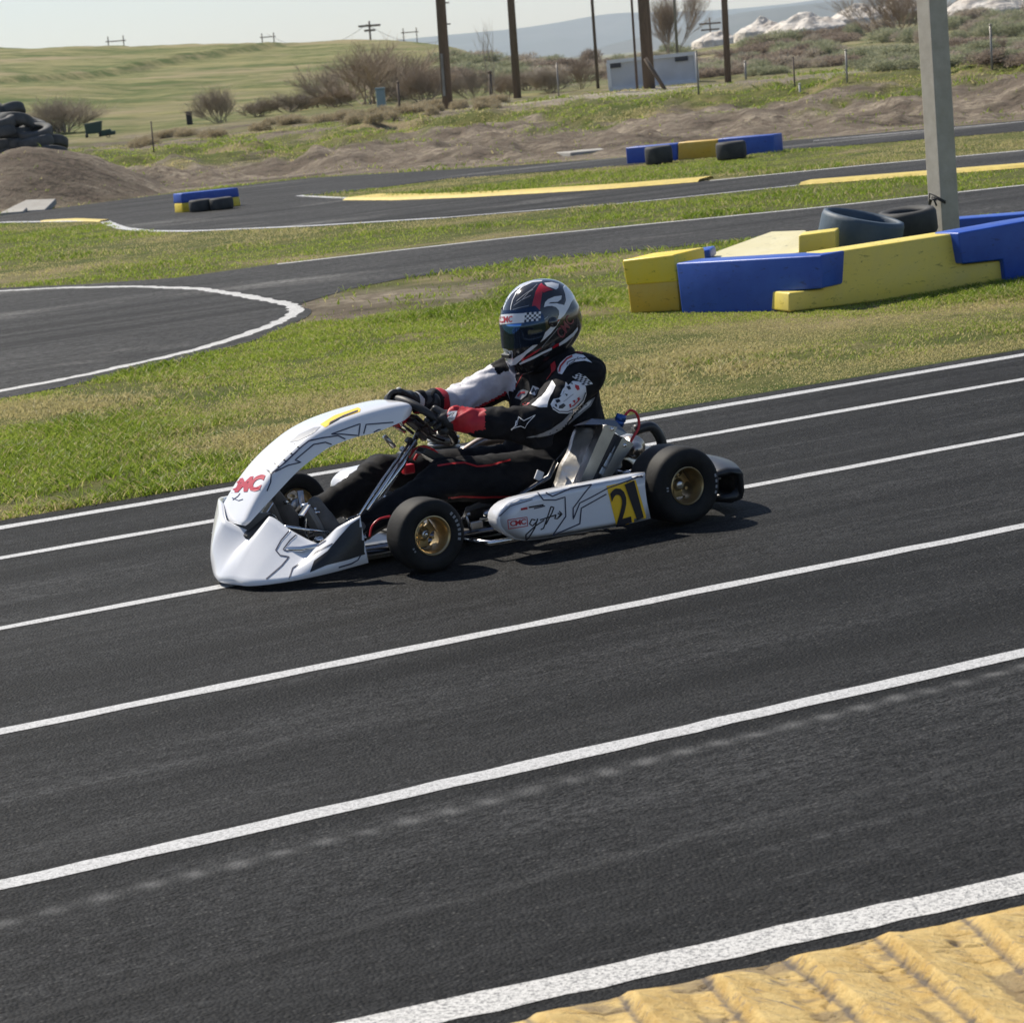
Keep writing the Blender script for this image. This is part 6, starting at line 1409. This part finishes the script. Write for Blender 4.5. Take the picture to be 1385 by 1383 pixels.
for pl in white: decal_poly(hm, bvh_h, z3(*pl), 1, H1, step=2)
for pl in (((540, 362), (548, 305), (562, 250), (585, 165), (618, 105), (640, 90), (665, 120), (650, 165), (638, 225), (628, 300), (622, 356)), ((652, 108), (700, 130), (748, 156), (700, 165), (655, 182), (645, 150)),
           ((448, 815), (500, 775), (560, 735), (625, 700), (640, 690), (600, 730), (540, 770), (480, 808)), ((738, 690), (770, 660), (802, 648), (798, 672), (745, 702)), ((785, 440), (800, 425), (806, 440), (790, 455))): decal_poly(hm, bvh_h, z3(*pl), 2, H1 * 1.8, step=2)
for ln in (((350, 380), (352, 310), (368, 250), (400, 185), (450, 132), (520, 95)), ((405, 260), (470, 205), (560, 140), (600, 100)), ((380, 300), (450, 250), (540, 205)), ((370, 340), (430, 320), (520, 300)), ((460, 245), (520, 175), (560, 150)), ((640, 690), (700, 620), (760, 550), (790, 510)), ((500, 500), (580, 480), (650, 440), (700, 400))): decal_line(hm, bvh_h, z3(*ln), .7, 3, H1 * 1.6)
decal_line(hm, bvh_h, z3((350, 378), (354, 310), (370, 248), (404, 182), (455, 128), (540, 88)), 1.0, 1, H1 * 1.7)
decal_text(hm, bvh_h, "CMC", z3((770, 545), (885, 380), (945, 440), (830, 620)), 4, H1 * 2, bold=.01, space=.95)
decal_text(hm, bvh_h, "21", z3((300, 728), (362, 728), (362, 768), (318, 768)), 0, H1 * 2, bold=.02)
# visor shell proud of the helmet, with its banner strip
vi = MB(); rings = []
for j in range(11):
    zt_ = .076 - .138 * j / 10; row = []
    zs = [r[0] for r in rows]; ii = min(range(len(zs)), key=lambda q: abs(zs[q] - zt_)); a = np.interp(zt_, zs[::-1], [r[2] for r in rows][::-1]); b_ = np.interp(zt_, zs[::-1], [r[3] for r in rows][::-1]); cx = np.interp(zt_, zs[::-1], [r[1] for r in rows][::-1])
    lim = 74 - 6 * abs(j / 5 - 1) ** 2 * 2
    for k in range(41):
        th = math.radians(-lim + 2 * lim * k / 40); c, s = math.cos(th), math.sin(th); e_ = 2.25 if zt_ < .03 else 2.15
        off = .0045; x = cx + (a + off) * math.copysign(abs(c) ** (2 / e_), c); y = (b_ + off) * math.copysign(abs(s) ** (2 / e_), s)
        if zt_ < 0 and c > .3: x += .010 * (c - .3) * min(1, -zt_ / .08)
        row.append(TILT @ Vector((x, y, zt_)) + HC)
    rings.append(row)
vi.loft(rings, 0); bvv = vi.bvh()
decal_poly(vi, bvv, z3((228, 388), (300, 380), (400, 374), (482, 370), (480, 458), (400, 464), (300, 472), (228, 480)), 1, .0008, step=2)
decal_text(vi, bvv, "CMC", z3((244, 402), (370, 394), (368, 455), (248, 462)), 2, .0016, bold=.03)
ck = np.array(z3((482, 369), (632, 356), (628, 440), (480, 458)), float)
bb = BVHTree.FromPolygons([Vector(v) for v in hm.v[:len(rows) * 72]], [f for f in hm.f if max(f) < len(rows) * 72])
for i in range(7):
    for j in range(4):
        q = lambda u_, v_: tuple((ck[0] * (1 - u_) + ck[1] * u_) * (1 - v_) + (ck[3] * (1 - u_) + ck[2] * u_) * v_)
        decal_poly(hm, bb, [q(i / 7, j / 4), q((i + 1) / 7, j / 4), q((i + 1) / 7, (j + 1) / 4), q(i / 7, (j + 1) / 4)], 0 if (i + j) % 2 else 1, .0068, step=3)
helmet = hm.build('helmet', [m_hb, m_hw, m_hr, m_hg, M("dark red lettering", (.20, .04, .05), .3, coat=.6)], person, fix=False)
decal_poly(vi, bvv, z3((268, 482), (330, 476), (430, 466), (455, 470), (430, 520), (385, 560), (345, 565), (305, 540), (280, 515)), 4, .0006, step=2)  # blue reflection painted onto the visor
vis = vi.build('visor', [m_vis, m_hw, m_redf, m_blk_l, m_visrefl], helmet, fix=False)
for s in (-1, 1):
    MB().lathe([(0, s * .012), (.014, s * .011), (.019, s * .004), (.019, -s * .004), (0, -s * .004)], 24, 0, 'y').build('visor_pivot', m_hb, helmet).location = TILT @ Vector((.02, s * .124, .0)) + HC
MB().box(TILT @ Vector((.176, 0, -.088)) + HC, (.012, .06, .016), 0, rot=TILT, bev=.004).build('chin_vent', m_blackp, helmet)
# padded neck collar
cl = MB(); n_ = 48; P = [(-.378 + .085 * math.cos(2 * math.pi * k / n_), .088 * math.sin(2 * math.pi * k / n_), .585 - .018 * math.cos(2 * math.pi * k / n_)) for k in range(n_)]
cl.tube(P, .026, 12, closed=True); cl.build('neck_collar', m_suit, person)
